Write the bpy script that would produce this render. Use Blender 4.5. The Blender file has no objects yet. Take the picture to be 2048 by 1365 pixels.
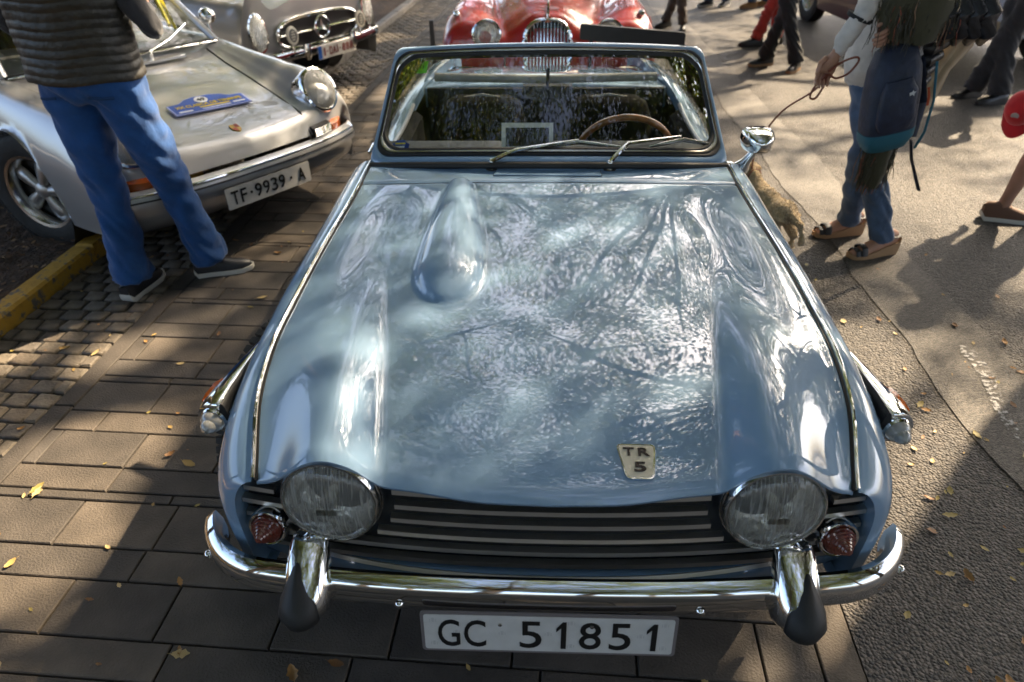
import bpy, math, random
import numpy as np
from mathutils import Vector, Matrix, Euler
from mathutils import noise as mnoise
random.seed(7); rng = np.random.default_rng(7)
R = math.radians
scene = bpy.context.scene
COL = scene.collection

# ------------------------------------------------------------------ camera
CAM_LOC = (-.0301, -.848, 1.682); PITCH, YAW, ROLL = .59983, -.04319, -.0142
_f = Vector((math.sin(YAW)*math.cos(PITCH), math.cos(YAW)*math.cos(PITCH), -math.sin(PITCH)))
_r = Vector((math.cos(YAW), -math.sin(YAW), 0)); _u = _r.cross(_f)
_r2 = _r*math.cos(ROLL)+_u*math.sin(ROLL); _u2 = -_r*math.sin(ROLL)+_u*math.cos(ROLL)
cam_d = bpy.data.cameras.new('camera'); cam = bpy.data.objects.new('camera', cam_d); COL.objects.link(cam)
M = Matrix((_r2, _u2, -_f)).transposed().to_4x4(); M.translation = Vector(CAM_LOC); cam.matrix_world = M
cam_d.sensor_width = 36; cam_d.lens = 24.0; cam_d.clip_end = 600; cam_d.clip_start = .05
cam_d.dof.use_dof = True; cam_d.dof.focus_distance = 1.75; cam_d.dof.aperture_fstop = 3.2
scene.camera = cam
scene.render.resolution_x, scene.render.resolution_y = 1024, 682

# ------------------------------------------------------------------ world, sun, exposure
SUN_EL = R(43); SUN_DIR = Vector((.722*math.cos(SUN_EL), .692*math.cos(SUN_EL), math.sin(SUN_EL)))
world = bpy.data.worlds.new('World'); scene.world = world; world.use_nodes = True
nt = world.node_tree
sky = nt.nodes.new('ShaderNodeTexSky'); sky.sky_type = 'NISHITA'; sky.sun_disc = False
sky.sun_elevation = SUN_EL; sky.sun_rotation = math.atan2(.722, .692)
sky.dust_density = 5.0; sky.air_density = .8; sky.ozone_density = .4
bg = nt.nodes['Background']; bg.inputs['Strength'].default_value = .15
nt.links.new(sky.outputs[0], bg.inputs['Color'])
sun_d = bpy.data.lights.new('sun', 'SUN'); sun_d.energy = 5.0; sun_d.angle = R(.55); sun_d.color = (1, .80, .55)
sun = bpy.data.objects.new('sun', sun_d); COL.objects.link(sun); sun.location = (6, 6, 12)
sun.rotation_euler = SUN_DIR.to_track_quat('Z', 'Y').to_euler()
vs = scene.view_settings; vs.view_transform = 'Standard'; vs.look = 'None'; vs.gamma = 1; vs.use_curve_mapping = False
vs.exposure = 2.1
scene.render.engine = 'CYCLES'
scene.cycles.max_bounces = 8; scene.cycles.transparent_max_bounces = 12
scene.cycles.sample_clamp_indirect = 6

# ------------------------------------------------------------------ materials
MATS = {}
def mat(name, col=(.5, .5, .5), rough=.5, metal=0, var=0, vscale=8, bump=0, bscale=60, coat=0, spec=.5, emit=0,
        col2=None, coords='Object', detail=5, trans=0, ior=1.5, sheen=0, coat_ior=1.5, bdist=.01, rvar=0):
    if name in MATS: return MATS[name]
    m = bpy.data.materials.new(name); m.use_nodes = True; t = m.node_tree; p = t.nodes['Principled BSDF']
    p.inputs['Base Color'].default_value = (*col, 1); p.inputs['Roughness'].default_value = rough
    p.inputs['Metallic'].default_value = metal; p.inputs['Specular IOR Level'].default_value = spec
    p.inputs['Coat Weight'].default_value = coat; p.inputs['Coat Roughness'].default_value = .015; p.inputs['Coat IOR'].default_value = coat_ior
    p.inputs['Transmission Weight'].default_value = trans; p.inputs['IOR'].default_value = ior
    p.inputs['Sheen Weight'].default_value = sheen
    if emit: p.inputs['Emission Color'].default_value = (*col, 1); p.inputs['Emission Strength'].default_value = emit
    if var or bump or col2 or rvar:
        tc = t.nodes.new('ShaderNodeTexCoord')
        n = t.nodes.new('ShaderNodeTexNoise'); n.inputs['Scale'].default_value = vscale; n.inputs['Detail'].default_value = detail
        t.links.new(tc.outputs[coords], n.inputs['Vector'])
        if var or col2:
            r = t.nodes.new('ShaderNodeValToRGB')
            a = [max(0, c*(1-var)) for c in col]; b = col2 or [min(1, c*(1+var)) for c in col]
            r.color_ramp.elements[0].position = .33; r.color_ramp.elements[1].position = .67
            r.color_ramp.elements[0].color = (*a, 1); r.color_ramp.elements[1].color = (*b, 1)
            t.links.new(n.outputs['Fac'], r.inputs[0]); t.links.new(r.outputs[0], p.inputs['Base Color'])
        if rvar:
            mr = t.nodes.new('ShaderNodeMapRange'); mr.inputs['To Min'].default_value = max(0, rough-rvar); mr.inputs['To Max'].default_value = rough+rvar
            t.links.new(n.outputs['Fac'], mr.inputs[0]); t.links.new(mr.outputs[0], p.inputs['Roughness'])
        if bump:
            n2 = t.nodes.new('ShaderNodeTexNoise'); n2.inputs['Scale'].default_value = bscale; n2.inputs['Detail'].default_value = 4
            t.links.new(tc.outputs[coords], n2.inputs['Vector'])
            b = t.nodes.new('ShaderNodeBump'); b.inputs['Strength'].default_value = bump; b.inputs['Distance'].default_value = bdist
            t.links.new(n2.outputs['Fac'], b.inputs['Height']); t.links.new(b.outputs[0], p.inputs['Normal'])
    MATS[name] = m; return m

def glassmat(name, tint=(1, 1, 1), ior=1.5, rough=0, bump=0, bscale=(40, 40, 40), pale_mix=0):
    """thin pane: Fresnel mix of straight-through and mirror"""
    if name in MATS: return MATS[name]
    m = bpy.data.materials.new(name); m.use_nodes = True; t = m.node_tree; t.nodes.clear()
    o = t.nodes.new('ShaderNodeOutputMaterial'); mx = t.nodes.new('ShaderNodeMixShader'); fr = t.nodes.new('ShaderNodeFresnel')
    tr = t.nodes.new('ShaderNodeBsdfTransparent'); gl = t.nodes.new('ShaderNodeBsdfGlossy')
    fr.inputs['IOR'].default_value = ior; tr.inputs[0].default_value = (*tint, 1); gl.inputs['Roughness'].default_value = rough
    gl.inputs['Color'].default_value = (1, 1, 1, 1)
    if bump:
        tc = t.nodes.new('ShaderNodeTexCoord'); mp = t.nodes.new('ShaderNodeMapping'); mp.inputs['Scale'].default_value = bscale
        w = t.nodes.new('ShaderNodeTexNoise'); w.inputs['Scale'].default_value = 1; w.inputs['Detail'].default_value = 1
        t.links.new(tc.outputs['Object'], mp.inputs[0]); t.links.new(mp.outputs[0], w.inputs['Vector'])
        b = t.nodes.new('ShaderNodeBump'); b.inputs['Strength'].default_value = bump; b.inputs['Distance'].default_value = .004
        t.links.new(w.outputs['Fac'], b.inputs['Height']); t.links.new(b.outputs[0], gl.inputs['Normal']); t.links.new(b.outputs[0], fr.inputs['Normal'])
    t.links.new(fr.outputs[0], mx.inputs[0]); t.links.new(tr.outputs[0], mx.inputs[1]); t.links.new(gl.outputs[0], mx.inputs[2])
    out = mx
    if pale_mix:                                                        # pale streaked diffuse mixed in so the lens looks brighter
        df = t.nodes.new('ShaderNodeBsdfDiffuse'); df.inputs[0].default_value = (.85, .84, .78, 1); tl = t.nodes.new('ShaderNodeBsdfTranslucent'); tl.inputs[0].default_value = (.85, .84, .78, 1)
        m1 = t.nodes.new('ShaderNodeMixShader'); m1.inputs[0].default_value = .4; t.links.new(df.outputs[0], m1.inputs[1]); t.links.new(tl.outputs[0], m1.inputs[2])
        vn = t.nodes.new('ShaderNodeTexNoise'); vn.inputs['Scale'].default_value = 1; vn.inputs['Detail'].default_value = 3; mp2 = t.nodes.new('ShaderNodeMapping'); mp2.inputs['Scale'].default_value = (230, 14, 14)
        tc2 = t.nodes.new('ShaderNodeTexCoord'); t.links.new(tc2.outputs['Object'], mp2.inputs[0]); t.links.new(mp2.outputs[0], vn.inputs['Vector'])
        mr = t.nodes.new('ShaderNodeMapRange'); mr.inputs['From Min'].default_value = .42; mr.inputs['From Max'].default_value = .68; mr.inputs['To Min'].default_value = pale_mix*.6; mr.inputs['To Max'].default_value = pale_mix*1.7; t.links.new(vn.outputs['Fac'], mr.inputs[0])
        out = t.nodes.new('ShaderNodeMixShader'); t.links.new(mr.outputs[0], out.inputs[0]); t.links.new(mx.outputs[0], out.inputs[1]); t.links.new(m1.outputs[0], out.inputs[2])
    t.links.new(out.outputs[0], o.inputs[0]); MATS[name] = m; return m

# ------------------------------------------------------------------ geometry helpers
def hermite(xs, ys, q):
    xs = np.asarray(xs, float); ys = np.asarray(ys, float); q = np.clip(np.asarray(q, float), xs[0], xs[-1])
    if ys.ndim == 1: return hermite(xs, ys[:, None], q)[..., 0]
    d = np.diff(ys, axis=0)/np.diff(xs)[:, None]
    m = np.empty_like(ys); m[0] = d[0]; m[-1] = d[-1]
    if len(xs) > 2:
        w = np.diff(xs); m[1:-1] = (d[:-1]*w[1:, None]+d[1:]*w[:-1, None])/(w[:-1]+w[1:])[:, None]
    i = np.clip(np.searchsorted(xs, q, side='right')-1, 0, len(xs)-2); h = (xs[i+1]-xs[i]); t = ((q-xs[i])/h)[..., None]; h = h[..., None]
    return (2*t**3-3*t**2+1)*ys[i]+(t**3-2*t**2+t)*h*m[i]+(-2*t**3+3*t**2)*ys[i+1]+(t**3-t**2)*h*m[i+1]

def frame_of(d, ref=(0, 0, 1)):
    d = Vector(d).normalized(); ref = Vector(ref)
    if abs(d.dot(ref)) > .97: ref = Vector((0, 1, 0)) if abs(d.y) < .9 else Vector((1, 0, 0))
    a = d.cross(ref).normalized(); return a, a.cross(d).normalized(), d

class MB:
    def __init__(s): s.v = []; s.f = []; s.mi = []; s.cur = 0
    def add(s, v, f):
        o = len(s.v); s.v += [tuple(map(float, p)) for p in v]; s.f += [tuple(i+o for i in g) for g in f]; s.mi += [s.cur]*len(f); return s
    def box(s, c, size, rot=None):
        x, y, z = [k/2 for k in size]; m = rot if rot is not None else Matrix.Identity(3); c = Vector(c)
        if isinstance(m, Euler): m = m.to_matrix()
        P = [m @ Vector((a*x, b*y, d*z))+c for a in (-1, 1) for b in (-1, 1) for d in (-1, 1)]
        return s.add(P, [(0, 1, 3, 2), (4, 6, 7, 5), (0, 4, 5, 1), (2, 3, 7, 6), (0, 2, 6, 4), (1, 5, 7, 3)])
    def rings(s, rings, closed=True, cap=True):
        n = len(rings[0]); v = [p for r in rings for p in r]; f = []
        for i in range(len(rings)-1):
            for j in range(n if closed else n-1):
                k = (j+1) % n; f.append((i*n+j, i*n+k, (i+1)*n+k, (i+1)*n+j))
        if cap and closed: f += [tuple(range(n))[::-1], tuple((len(rings)-1)*n+j for j in range(n))]
        return s.add(v, f)
    def tube(s, pts, rad, n=10, cap=True, flat=1.0, ref=(0, 0, 1)):
        P = [Vector(p) for p in pts]; k = len(P)
        if not hasattr(rad, '__len__'): rad = [rad]*k
        rs = []
        for i in range(k):
            d = P[min(i+1, k-1)]-P[max(i-1, 0)]
            a, b, _ = frame_of(d, ref); r = rad[i]; rx, ry = (r if hasattr(r, '__len__') else (r, r*flat))
            rs.append([P[i]+a*rx*math.cos(2*math.pi*j/n)+b*ry*math.sin(2*math.pi*j/n) for j in range(n)])
        return s.rings(rs, True, cap)
    def lathe(s, prof, origin=(0, 0, 0), axis=(0, 0, 1), n=32, sx=1, sy=1, cap=False):
        a, b, d = frame_of(axis); o = Vector(origin)
        return s.rings([[o+a*r*sx*math.cos(2*math.pi*j/n)+b*r*sy*math.sin(2*math.pi*j/n)+d*h for j in range(n)] for r, h in prof], True, cap)
    def grid(s, P):
        P = np.asarray(P); a, b = P.shape[:2]
        return s.add(P.reshape(-1, 3), [(i*b+j, (i+1)*b+j, (i+1)*b+j+1, i*b+j+1) for i in range(a-1) for j in range(b-1)])
    def prism(s, poly, place, depth):
        """poly: 2-D outline; place(x, y, h) -> point; extruded from h=0 to h=depth"""
        n = len(poly); v = [place(x, y, 0) for x, y in poly]+[place(x, y, depth) for x, y in poly]
        f = [tuple(range(n))[::-1], tuple(range(n, 2*n))]+[(i, (i+1) % n, n+(i+1) % n, n+i) for i in range(n)]
        return s.add(v, f)
    def build(s, name, mats, parent=None, smooth=True, sharp=40, sub=0, keep_world=True):
        me = bpy.data.meshes.new(name); me.from_pydata(s.v, [], s.f)
        if not isinstance(mats, (list, tuple)): mats = [mats]
        for m in mats: me.materials.append(m)
        if len(mats) > 1: me.polygons.foreach_set('material_index', s.mi)
        me.validate(); fix_normals(me)
        if smooth:
            me.polygons.foreach_set('use_smooth', [True]*len(me.polygons)); me.set_sharp_from_angle(angle=R(sharp))
        return link(name, me, parent, keep_world)

def fix_normals(me):
    import bmesh
    b = bmesh.new(); b.from_mesh(me); bmesh.ops.recalc_face_normals(b, faces=b.faces); b.to_mesh(me); b.free()

def link(name, me, parent=None, keep_world=True):
    o = bpy.data.objects.new(name, me); COL.objects.link(o)
    if parent is not None:
        o.parent = parent
        if parent.get('abs'): o.matrix_parent_inverse = Matrix.Translation(-Vector(parent.get('abs')))
    return o

def thing(name, label, cat, loc=(0, 0, 0), rz=0, group=None, absolute=False):
    """Empty at the thing's base; absolute=True: its parts are given in world coordinates"""
    o = bpy.data.objects.new(name, None); COL.objects.link(o); o.location = loc; o.rotation_euler = (0, 0, rz)
    o.empty_display_size = .1
    if absolute: o['abs'] = list(loc)
    return tag(o, label, cat, group)
def tag(o, label, cat, group=None, kind=None):
    o['label'] = label; o['category'] = cat
    if group: o['group'] = group
    if kind: o['kind'] = kind
    return o
def struct(o): o['kind'] = 'structure'; return o

_fc = {}
def text_mesh(txt, size, extrude=.001, bold=0, spacing=1.0):
    """lettering centred on the origin in the XY plane, returned as (verts, faces)"""
    k = (txt, size, extrude, bold, spacing)
    if k in _fc: return _fc[k]
    c = bpy.data.curves.new('t', 'FONT'); c.body = txt; c.size = size; c.extrude = extrude; c.offset = bold; c.align_x = 'CENTER'; c.align_y = 'CENTER'
    c.space_character = spacing; c.resolution_u = 4
    o = bpy.data.objects.new('t', c); COL.objects.link(o); dg = bpy.context.evaluated_depsgraph_get()
    me = o.evaluated_get(dg).to_mesh(); v = [tuple(p.co) for p in me.vertices]; f = [tuple(p.vertices) for p in me.polygons]
    bpy.data.objects.remove(o); bpy.data.curves.remove(c)
    xs = [p[0] for p in v]; ys = [p[1] for p in v]; cx, cy = (min(xs)+max(xs))/2, (min(ys)+max(ys))/2
    v = [(p[0]-cx, p[1]-cy, p[2]) for p in v]; _fc[k] = (v, f); return _fc[k]
def put_text(mb, txt, size, place, extrude=.001, bold=0, width=None, height=None, spacing=1.0):
    v, f = text_mesh(txt, size, extrude, bold, spacing)
    w = max(p[0] for p in v)-min(p[0] for p in v); h = max(p[1] for p in v)-min(p[1] for p in v)
    sx = width/w if width else 1; sy = height/h if height else 1
    mb.add([place(x*sx, y*sy, z) for x, y, z in v], f)

def evaluated(o):
    dg = bpy.context.evaluated_depsgraph_get(); dg.update(); return bpy.data.meshes.new_from_object(o.evaluated_get(dg))

def remesh(mb, voxel=.014, smooth=6, disp=None):
    me = bpy.data.meshes.new('tmp'); me.from_pydata(mb.v, [], mb.f); me.validate(); fix_normals(me)
    o = bpy.data.objects.new('tmp', me); COL.objects.link(o)
    m = o.modifiers.new('r', 'REMESH'); m.mode = 'VOXEL'; m.voxel_size = voxel
    if smooth: s = o.modifiers.new('s', 'SMOOTH'); s.iterations = smooth; s.factor = .5
    out = evaluated(o); bpy.data.objects.remove(o)
    out.polygons.foreach_set('use_smooth', [True]*len(out.polygons)); return out

def copy_tree(o, parent=None):
    c = o.copy(); COL.objects.link(c); c.parent = parent
    for ch in o.children: copy_tree(ch, c)
    return c

def body_loft(mb, stations, nu=60, nv=46, arches=(), ymap=None):
    """half-profiles (x, z[, dy]) at stations y, smoothed both ways and mirrored; wheel arches are cut round"""
    ys = [s[0] for s in stations]; n = len(stations[0][1])
    A = np.array([[(p[0], y+(p[2] if len(p) > 2 else 0), p[1]) for p in prof] for y, prof in stations], float)
    q = np.linspace(0, n-1, nv); A2 = np.stack([hermite(np.arange(n), a, q) for a in A])
    yq = np.linspace(ys[0], ys[-1], nu)
    B = np.stack([hermite(ys, A2[:, j], yq) for j in range(nv)], 1)
    B[:, 0, 0] = 0
    for yw, zw, r in arches:
        for i in range(nu):
            for j in range(nv):
                x, y, z = B[i, j]
                if x > .5 and z < zw+r and (y-yw)**2+(z-zw)**2 < r*r or (x > .5 and z < zw and abs(y-yw) < r):
                    d = min(abs(y-yw), r*.999); B[i, j, 2] = zw+math.sqrt(r*r-d*d); B[i, j, 0] = max(x, B[i, :, 0].max()-.012)
    Lf = B[:, ::-1].copy(); Lf[..., 0] *= -1
    mb.grid(np.concatenate([Lf, B[:, 1:]], 1)); return B

def disc_profile(r, k=6): return [(r*math.cos(a), r*math.sin(a)) for a in np.linspace(0, math.pi/2, k)]

# shared materials
CHROME = mat('chrome', (.86, .86, .85), .045, 1, rvar=.03, vscale=30)
DULL = mat('dull_chrome', (.62, .60, .56), .22, 1, rvar=.08, vscale=40)
RUBBER = mat('black_rubber', (.012, .012, .012), .55, var=.3)
BLACK = mat('black_paint', (.006, .006, .007), .45)
TYRE = mat('tyre_rubber', (.016, .015, .014), .75, var=.35, vscale=20, bump=.3, bscale=90)
GLASS = glassmat('window_glass', (.84, .88, .85), 1.56)
LAMPGLASS = glassmat('lamp_glass', (.97, .97, .95), 1.65, .03, .6, (160, 30, 25), .24)
REFLECT = mat('lamp_reflector', (.96, .95, .91), .2, 1, bump=.6, bscale=55, bdist=.02)
AMBER = mat('amber_lens', (.55, .11, .01), .15, coat=.6, trans=.25)
REDLENS = mat('smoked_red_lens', (.16, .035, .022), .12, coat=1, trans=.25)
PLATEW = mat('plate_white', (.56, .55, .53), .4, var=.06, vscale=30)
INK = mat('plate_ink', (.008, .008, .008), .4)
# ------------------------------------------------------------------ ground: asphalt, slabs, cobbles, kerb, soil
PA = R(2.6); PC, PS = math.cos(PA), math.sin(PA)
def pav(s, t, z=0): return Vector((s*PC+t*PS, -s*PS+t*PC, z))       # paving frame (across, along) -> world
PROT = Matrix.Rotation(-PA, 3, 'Z')

def asphalt_mat(name, c1, c2, bump, scale=75):
    m = bpy.data.materials.new(name); m.use_nodes = True; t = m.node_tree; p = t.nodes['Principled BSDF']
    N = t.nodes.new; L = t.links.new
    tc = N('ShaderNodeTexCoord')
    vo = N('ShaderNodeTexVoronoi'); vo.inputs['Scale'].default_value = scale; vo.inputs['Randomness'].default_value = 1
    L(tc.outputs['Object'], vo.inputs['Vector'])
    n1 = N('ShaderNodeTexNoise'); n1.inputs['Scale'].default_value = 1.3; n1.inputs['Detail'].default_value = 8; n1.inputs['Roughness'].default_value = .65
    L(tc.outputs['Object'], n1.inputs['Vector'])
    n3 = N('ShaderNodeTexNoise'); n3.inputs['Scale'].default_value = 260; n3.inputs['Detail'].default_value = 3; L(tc.outputs['Object'], n3.inputs['Vector'])
    r = N('ShaderNodeValToRGB'); r.color_ramp.elements[0].position = .3; r.color_ramp.elements[1].position = .7
    r.color_ramp.elements[0].color = (*c1, 1); r.color_ramp.elements[1].color = (*c2, 1); L(n1.outputs['Fac'], r.inputs[0])
    # single stones differ in tone
    hs = N('ShaderNodeSeparateColor'); L(vo.outputs['Color'], hs.inputs[0])
    mr = N('ShaderNodeMapRange'); mr.inputs['To Min'].default_value = .35; mr.inputs['To Max'].default_value = 1.75; L(hs.outputs[0], mr.inputs[0])
    mx = N('ShaderNodeMix'); mx.data_type = 'RGBA'; mx.blend_type = 'MULTIPLY'; mx.inputs[0].default_value = 1
    L(r.outputs[0], mx.inputs[6]); L(mr.outputs[0], mx.inputs[7]); L(mx.outputs[2], p.inputs['Base Color'])
    p.inputs['Roughness'].default_value = .62
    ad = N('ShaderNodeMath'); ad.operation = 'MULTIPLY_ADD'; ad.inputs[1].default_value = .35; L(n3.outputs['Fac'], ad.inputs[0])
    inv = N('ShaderNodeMath'); inv.operation = 'SUBTRACT'; inv.inputs[0].default_value = 1; L(vo.outputs['Distance'], inv.inputs[1]); L(inv.outputs[0], ad.inputs[2])
    b = N('ShaderNodeBump'); b.inputs['Strength'].default_value = bump; b.inputs['Distance'].default_value = .012; L(ad.outputs[0], b.inputs['Height']); L(b.outputs[0], p.inputs['Normal'])
    return m
ASPH = asphalt_mat('asphalt', (.028, .023, .019), (.070, .059, .049), .95, 105)
CONC = asphalt_mat('cement_band', (.044, .038, .032), (.080, .069, .058), .5, 140)

def sheet(name, m, s0, s1, t0, t1, z, n=1):
    mb = MB(); mb.add([pav(s0, t0, z), pav(s1, t0, z), pav(s1, t1, z), pav(s0, t1, z)], [(0, 1, 2, 3)])
    return struct(mb.build(name, m, smooth=False))
sheet('ground', mat('far_ground', (.09, .08, .065), .9, var=.4, vscale=.4), -150, 150, -150, 150, -.05)
sheet('road', ASPH, .806, 60, -40, 90, 0)
pavement = sheet('pavement', mat('joint_sand', (.030, .027, .023), .95, var=.5, vscale=60, bump=.5, bscale=200), -2.5, .806, -3, 26, -.012)
# smooth cement band let into the asphalt, with a ragged edge
mb = MB(); L_, R_ = [], []
for i in range(340):
    y = -2+i*.1; L_.append((1.56+.06*mnoise.noise((y*1.3, 0, 0))+.02*mnoise.noise((y*7, 0, 0))+.05*max(0, (y-4.5)/4), y, .004)); R_.append((1.93+.035*mnoise.noise((y*1.1, 5, 0)), y, .004))
mb.grid([[a, b] for a, b in zip(L_, R_)]); struct(mb.build('drain_strip', CONC, smooth=False))
# chalk smear on the asphalt
m = bpy.data.materials.new('chalk'); m.use_nodes = True; t = m.node_tree; p = t.nodes['Principled BSDF']; p.inputs['Base Color'].default_value = (.42, .41, .40, 1); p.inputs['Roughness'].default_value = .95
nz = t.nodes.new('ShaderNodeTexNoise'); nz.inputs['Scale'].default_value = 55; nz.inputs['Detail'].default_value = 6; tc = t.nodes.new('ShaderNodeTexCoord'); t.links.new(tc.outputs['Object'], nz.inputs['Vector'])
rp = t.nodes.new('ShaderNodeValToRGB'); rp.color_ramp.elements[0].position = .47; rp.color_ramp.elements[1].position = .62; t.links.new(nz.outputs['Fac'], rp.inputs[0]); t.links.new(rp.outputs[0], p.inputs['Alpha'])
mb = MB(); row = []
for i in range(14):
    k = i/13; y = 1.60-.62*k; x = 1.775-.075*k+.02*math.sin(k*6); w = .035*(1-.55*k)*(1 if 0 < i < 13 else .2); row.append([(x-w, y, .008), (x+w, y, .008)])
mb.grid(row); o = struct(mb.build('chalk_mark', m, smooth=False))

# slabs: each one an object, alike ones share a mesh
SLAB = [mat('slab_%d' % i, c, .8, var=.32, vscale=6, bump=.45, bscale=150, detail=10) for i, c in enumerate([(.068, .055, .043), (.053, .044, .036), (.082, .066, .051), (.060, .051, .043)])]
_slab = {}
def slab_mesh(w, d, m, h=.03, bev=.003, name='slab'):
    k = (round(w, 3), round(d, 3), m.name, h)
    if k not in _slab:
        b = MB(); x, y = w/2, d/2; i = bev
        P = [(-x, -y, -h), (x, -y, -h), (x, y, -h), (-x, y, -h), (-x, -y, -i), (x, -y, -i), (x, y, -i), (-x, y, -i), (-x+i, -y+i, 0), (x-i, -y+i, 0), (x-i, y-i, 0), (-x+i, y-i, 0)]
        F = [(8, 9, 10, 11)]+[(a, (a+1) % 4, 4+(a+1) % 4, 4+a) for a in range(4)]+[(4+a, 4+(a+1) % 4, 8+(a+1) % 4, 8+a) for a in range(4)]
        me = bpy.data.meshes.new(name); me.from_pydata(P, [], F); me.materials.append(m); _slab[k] = me
    return _slab[k]
def lay(name, w, d, m, s, t, z, parent, h=.03, tilt=.0, bev=.003):
    o = bpy.data.objects.new(name, slab_mesh(w, d, m, h, bev, name)); COL.objects.link(o); o.parent = parent
    o.location = pav(s, t, z); o.rotation_euler = (random.gauss(0, tilt), random.gauss(0, tilt), -PA+random.gauss(0, tilt*.6)); return o
J = .006
rows = []; t = .63
cyc = [(.110, .49), (.176, .322), (.113, .49), (.180, .322), (.040, .49)]
known = {(.122, .302): -1.38, (.302, .408): -1.226, (.408, .590): -1.535}
k = 0; tt = .63-.619*3
offs = {}
while tt < 11.5:
    d, w = cyc[k % 5]; rows.append((tt, d, w)); tt += d; k += 1
nslab = 0
for (t0, d, w) in rows:
    if t0 < -.5: continue
    far = t0 > 5.2
    if far: w = 1.2
    ref = {.122: -1.38, .302: -1.226, .408: -1.535, .63: -1.49, .74: -1.495, .916: -1.71, 1.03: -1.56, 1.21: -1.57, 1.25: -1.48, 1.36: -1.478, 1.54: -1.55, 1.65: -1.56}
    off = None
    for kk, vv in ref.items():
        if abs(kk-t0) < .03: off = vv
    if off is None: off = -1.87+random.uniform(.08, w)
    s = off
    while s > -1.87: s -= w
    while s < .70:
        a, b = max(s, -1.87), min(s+w, .70)
        if b-a > .02:
            lay('slab', b-a-J, d-J, random.choice(SLAB), (a+b)/2, t0+d/2, random.gauss(0, .0008), pavement, tilt=.0015); nslab += 1
        s += w
for i in range(34):                                                  # border stones on the road side and beside the cobbles
    t0 = -.42+i*.335
    lay('border_stone', .106-J, .335-J, random.choice(SLAB), .753, t0, 0, pavement, tilt=.001)
for i in range(14):
    lay('border_stone', .085-J, .90-J, SLAB[1], -1.9125, -.3+i*.9, .001, pavement, tilt=.001)
# cobbles: the nearest 300 single, the rest joined
COB = [mat('cobble_%d' % i, c, .75, var=.3, vscale=16, bump=.5, bscale=90, detail=7) for i, c in enumerate([(.118, .098, .076), (.090, .076, .062), (.140, .116, .088), (.105, .084, .064)])]
def cobble_mesh(m, w=.092, d=.074, h=.03, jit=0):
    b = MB(); rr = random.Random(jit); P = []
    for zz, ins in ((-h, 0), (-.007, 0), (-.002, .004), (0, .011)):
        for sx, sy in ((-1, -1), (1, -1), (1, 1), (-1, 1)):
            P.append((sx*(w/2-ins)+rr.uniform(-.004, .004), sy*(d/2-ins)+rr.uniform(-.004, .004), zz+(rr.uniform(-.0015, .0015) if zz == 0 else 0)))
    F = [(12, 13, 14, 15)]+[(l*4+a, l*4+(a+1) % 4, l*4+4+(a+1) % 4, l*4+4+a) for l in range(3) for a in range(4)]
    me = bpy.data.meshes.new('cobble'); me.from_pydata(P, [], F); me.materials.append(m); me.polygons.foreach_set('use_smooth', [True]*len(me.polygons)); return me
CM = [cobble_mesh(COB[i % 4], jit=i) for i in range(12)]
restv = MB(); cnt = 0; row = 0; tt = .55
while tt < 14:
    n = 5 if row % 2 == 0 else 6
    for i in range(n):
        s = -2.5+.0545+.109*i-(0 if row % 2 == 0 else .0545)
        w = 1
        if s < -2.47 or s > -1.98: w = .5; s = max(min(s, -1.985), -2.472)
        if cnt < 300 and w == 1:
            o = bpy.data.objects.new('cobble', random.choice(CM)); COL.objects.link(o); o.parent = pavement
            o.location = pav(s, tt, random.gauss(.001, .002)); o.rotation_euler = (random.gauss(0, .02), random.gauss(0, .02), -PA+random.gauss(0, .03)); cnt += 1
        else:
            c = CM[(row*3+i) % 12]; rot = Matrix.Rotation(-PA+random.gauss(0, .03), 3, 'Z'); off = pav(s, tt, random.gauss(0, .002))
            restv.cur = (row*3+i) % 4
            restv.add([rot @ Vector((v.co.x*w, v.co.y, v.co.z))+off for v in c.vertices], [tuple(p.vertices) for p in c.polygons])
    tt += .088; row += 1
o = restv.build('cobbles', COB, pavement, smooth=False); o['kind'] = 'stuff'
# yellow kerb
def kerb_mat(name, paint):
    m = bpy.data.materials.new(name); m.use_nodes = True; t = m.node_tree; p = t.nodes['Principled BSDF']; p.inputs['Roughness'].default_value = .7
    tc = t.nodes.new('ShaderNodeTexCoord'); n = t.nodes.new('ShaderNodeTexNoise'); n.inputs['Scale'].default_value = 11; n.inputs['Detail'].default_value = 9; n.inputs['Roughness'].default_value = .7
    t.links.new(tc.outputs['Object'], n.inputs['Vector']); r = t.nodes.new('ShaderNodeValToRGB'); e = r.color_ramp.elements
    e[0].position = .40; e[0].color = (.12, .105, .085, 1); e[1].position = .47; e[1].color = (*paint, 1)
    e2 = r.color_ramp.elements.new(.62); e2.color = (paint[0]*.7, paint[1]*.68, paint[2]*.8, 1)
    t.links.new(n.outputs['Fac'], r.inputs[0]); t.links.new(r.outputs[0], p.inputs['Base Color'])
    b = t.nodes.new('ShaderNodeBump'); b.inputs['Strength'].default_value = .4; b.inputs['Distance'].default_value = .006; t.links.new(n.outputs['Fac'], b.inputs['Height']); t.links.new(b.outputs[0], p.inputs['Normal']); return m
KY = kerb_mat('worn_yellow_paint', (.48, .27, .025)); KG = kerb_mat('kerb_concrete', (.22, .195, .165))
kerb = MB(); kerb.box(pav(-2.555, 8, -.04), (.10, 22, .06), PROT); kerb = struct(kerb.build('kerb', KG, smooth=False))
for i in range(20):
    t0 = -1.5+i*.75
    o = bpy.data.objects.new('kerb_stone', slab_mesh(.11, .742, KY if t0 < 3.2 else KG, .12, .012, 'kerb_stone')); COL.objects.link(o); o.parent = kerb
    o.location = pav(-2.557, t0+.37, .075+random.gauss(0, .002)); o.rotation_euler = (0, random.gauss(0, .01), -PA)
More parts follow.
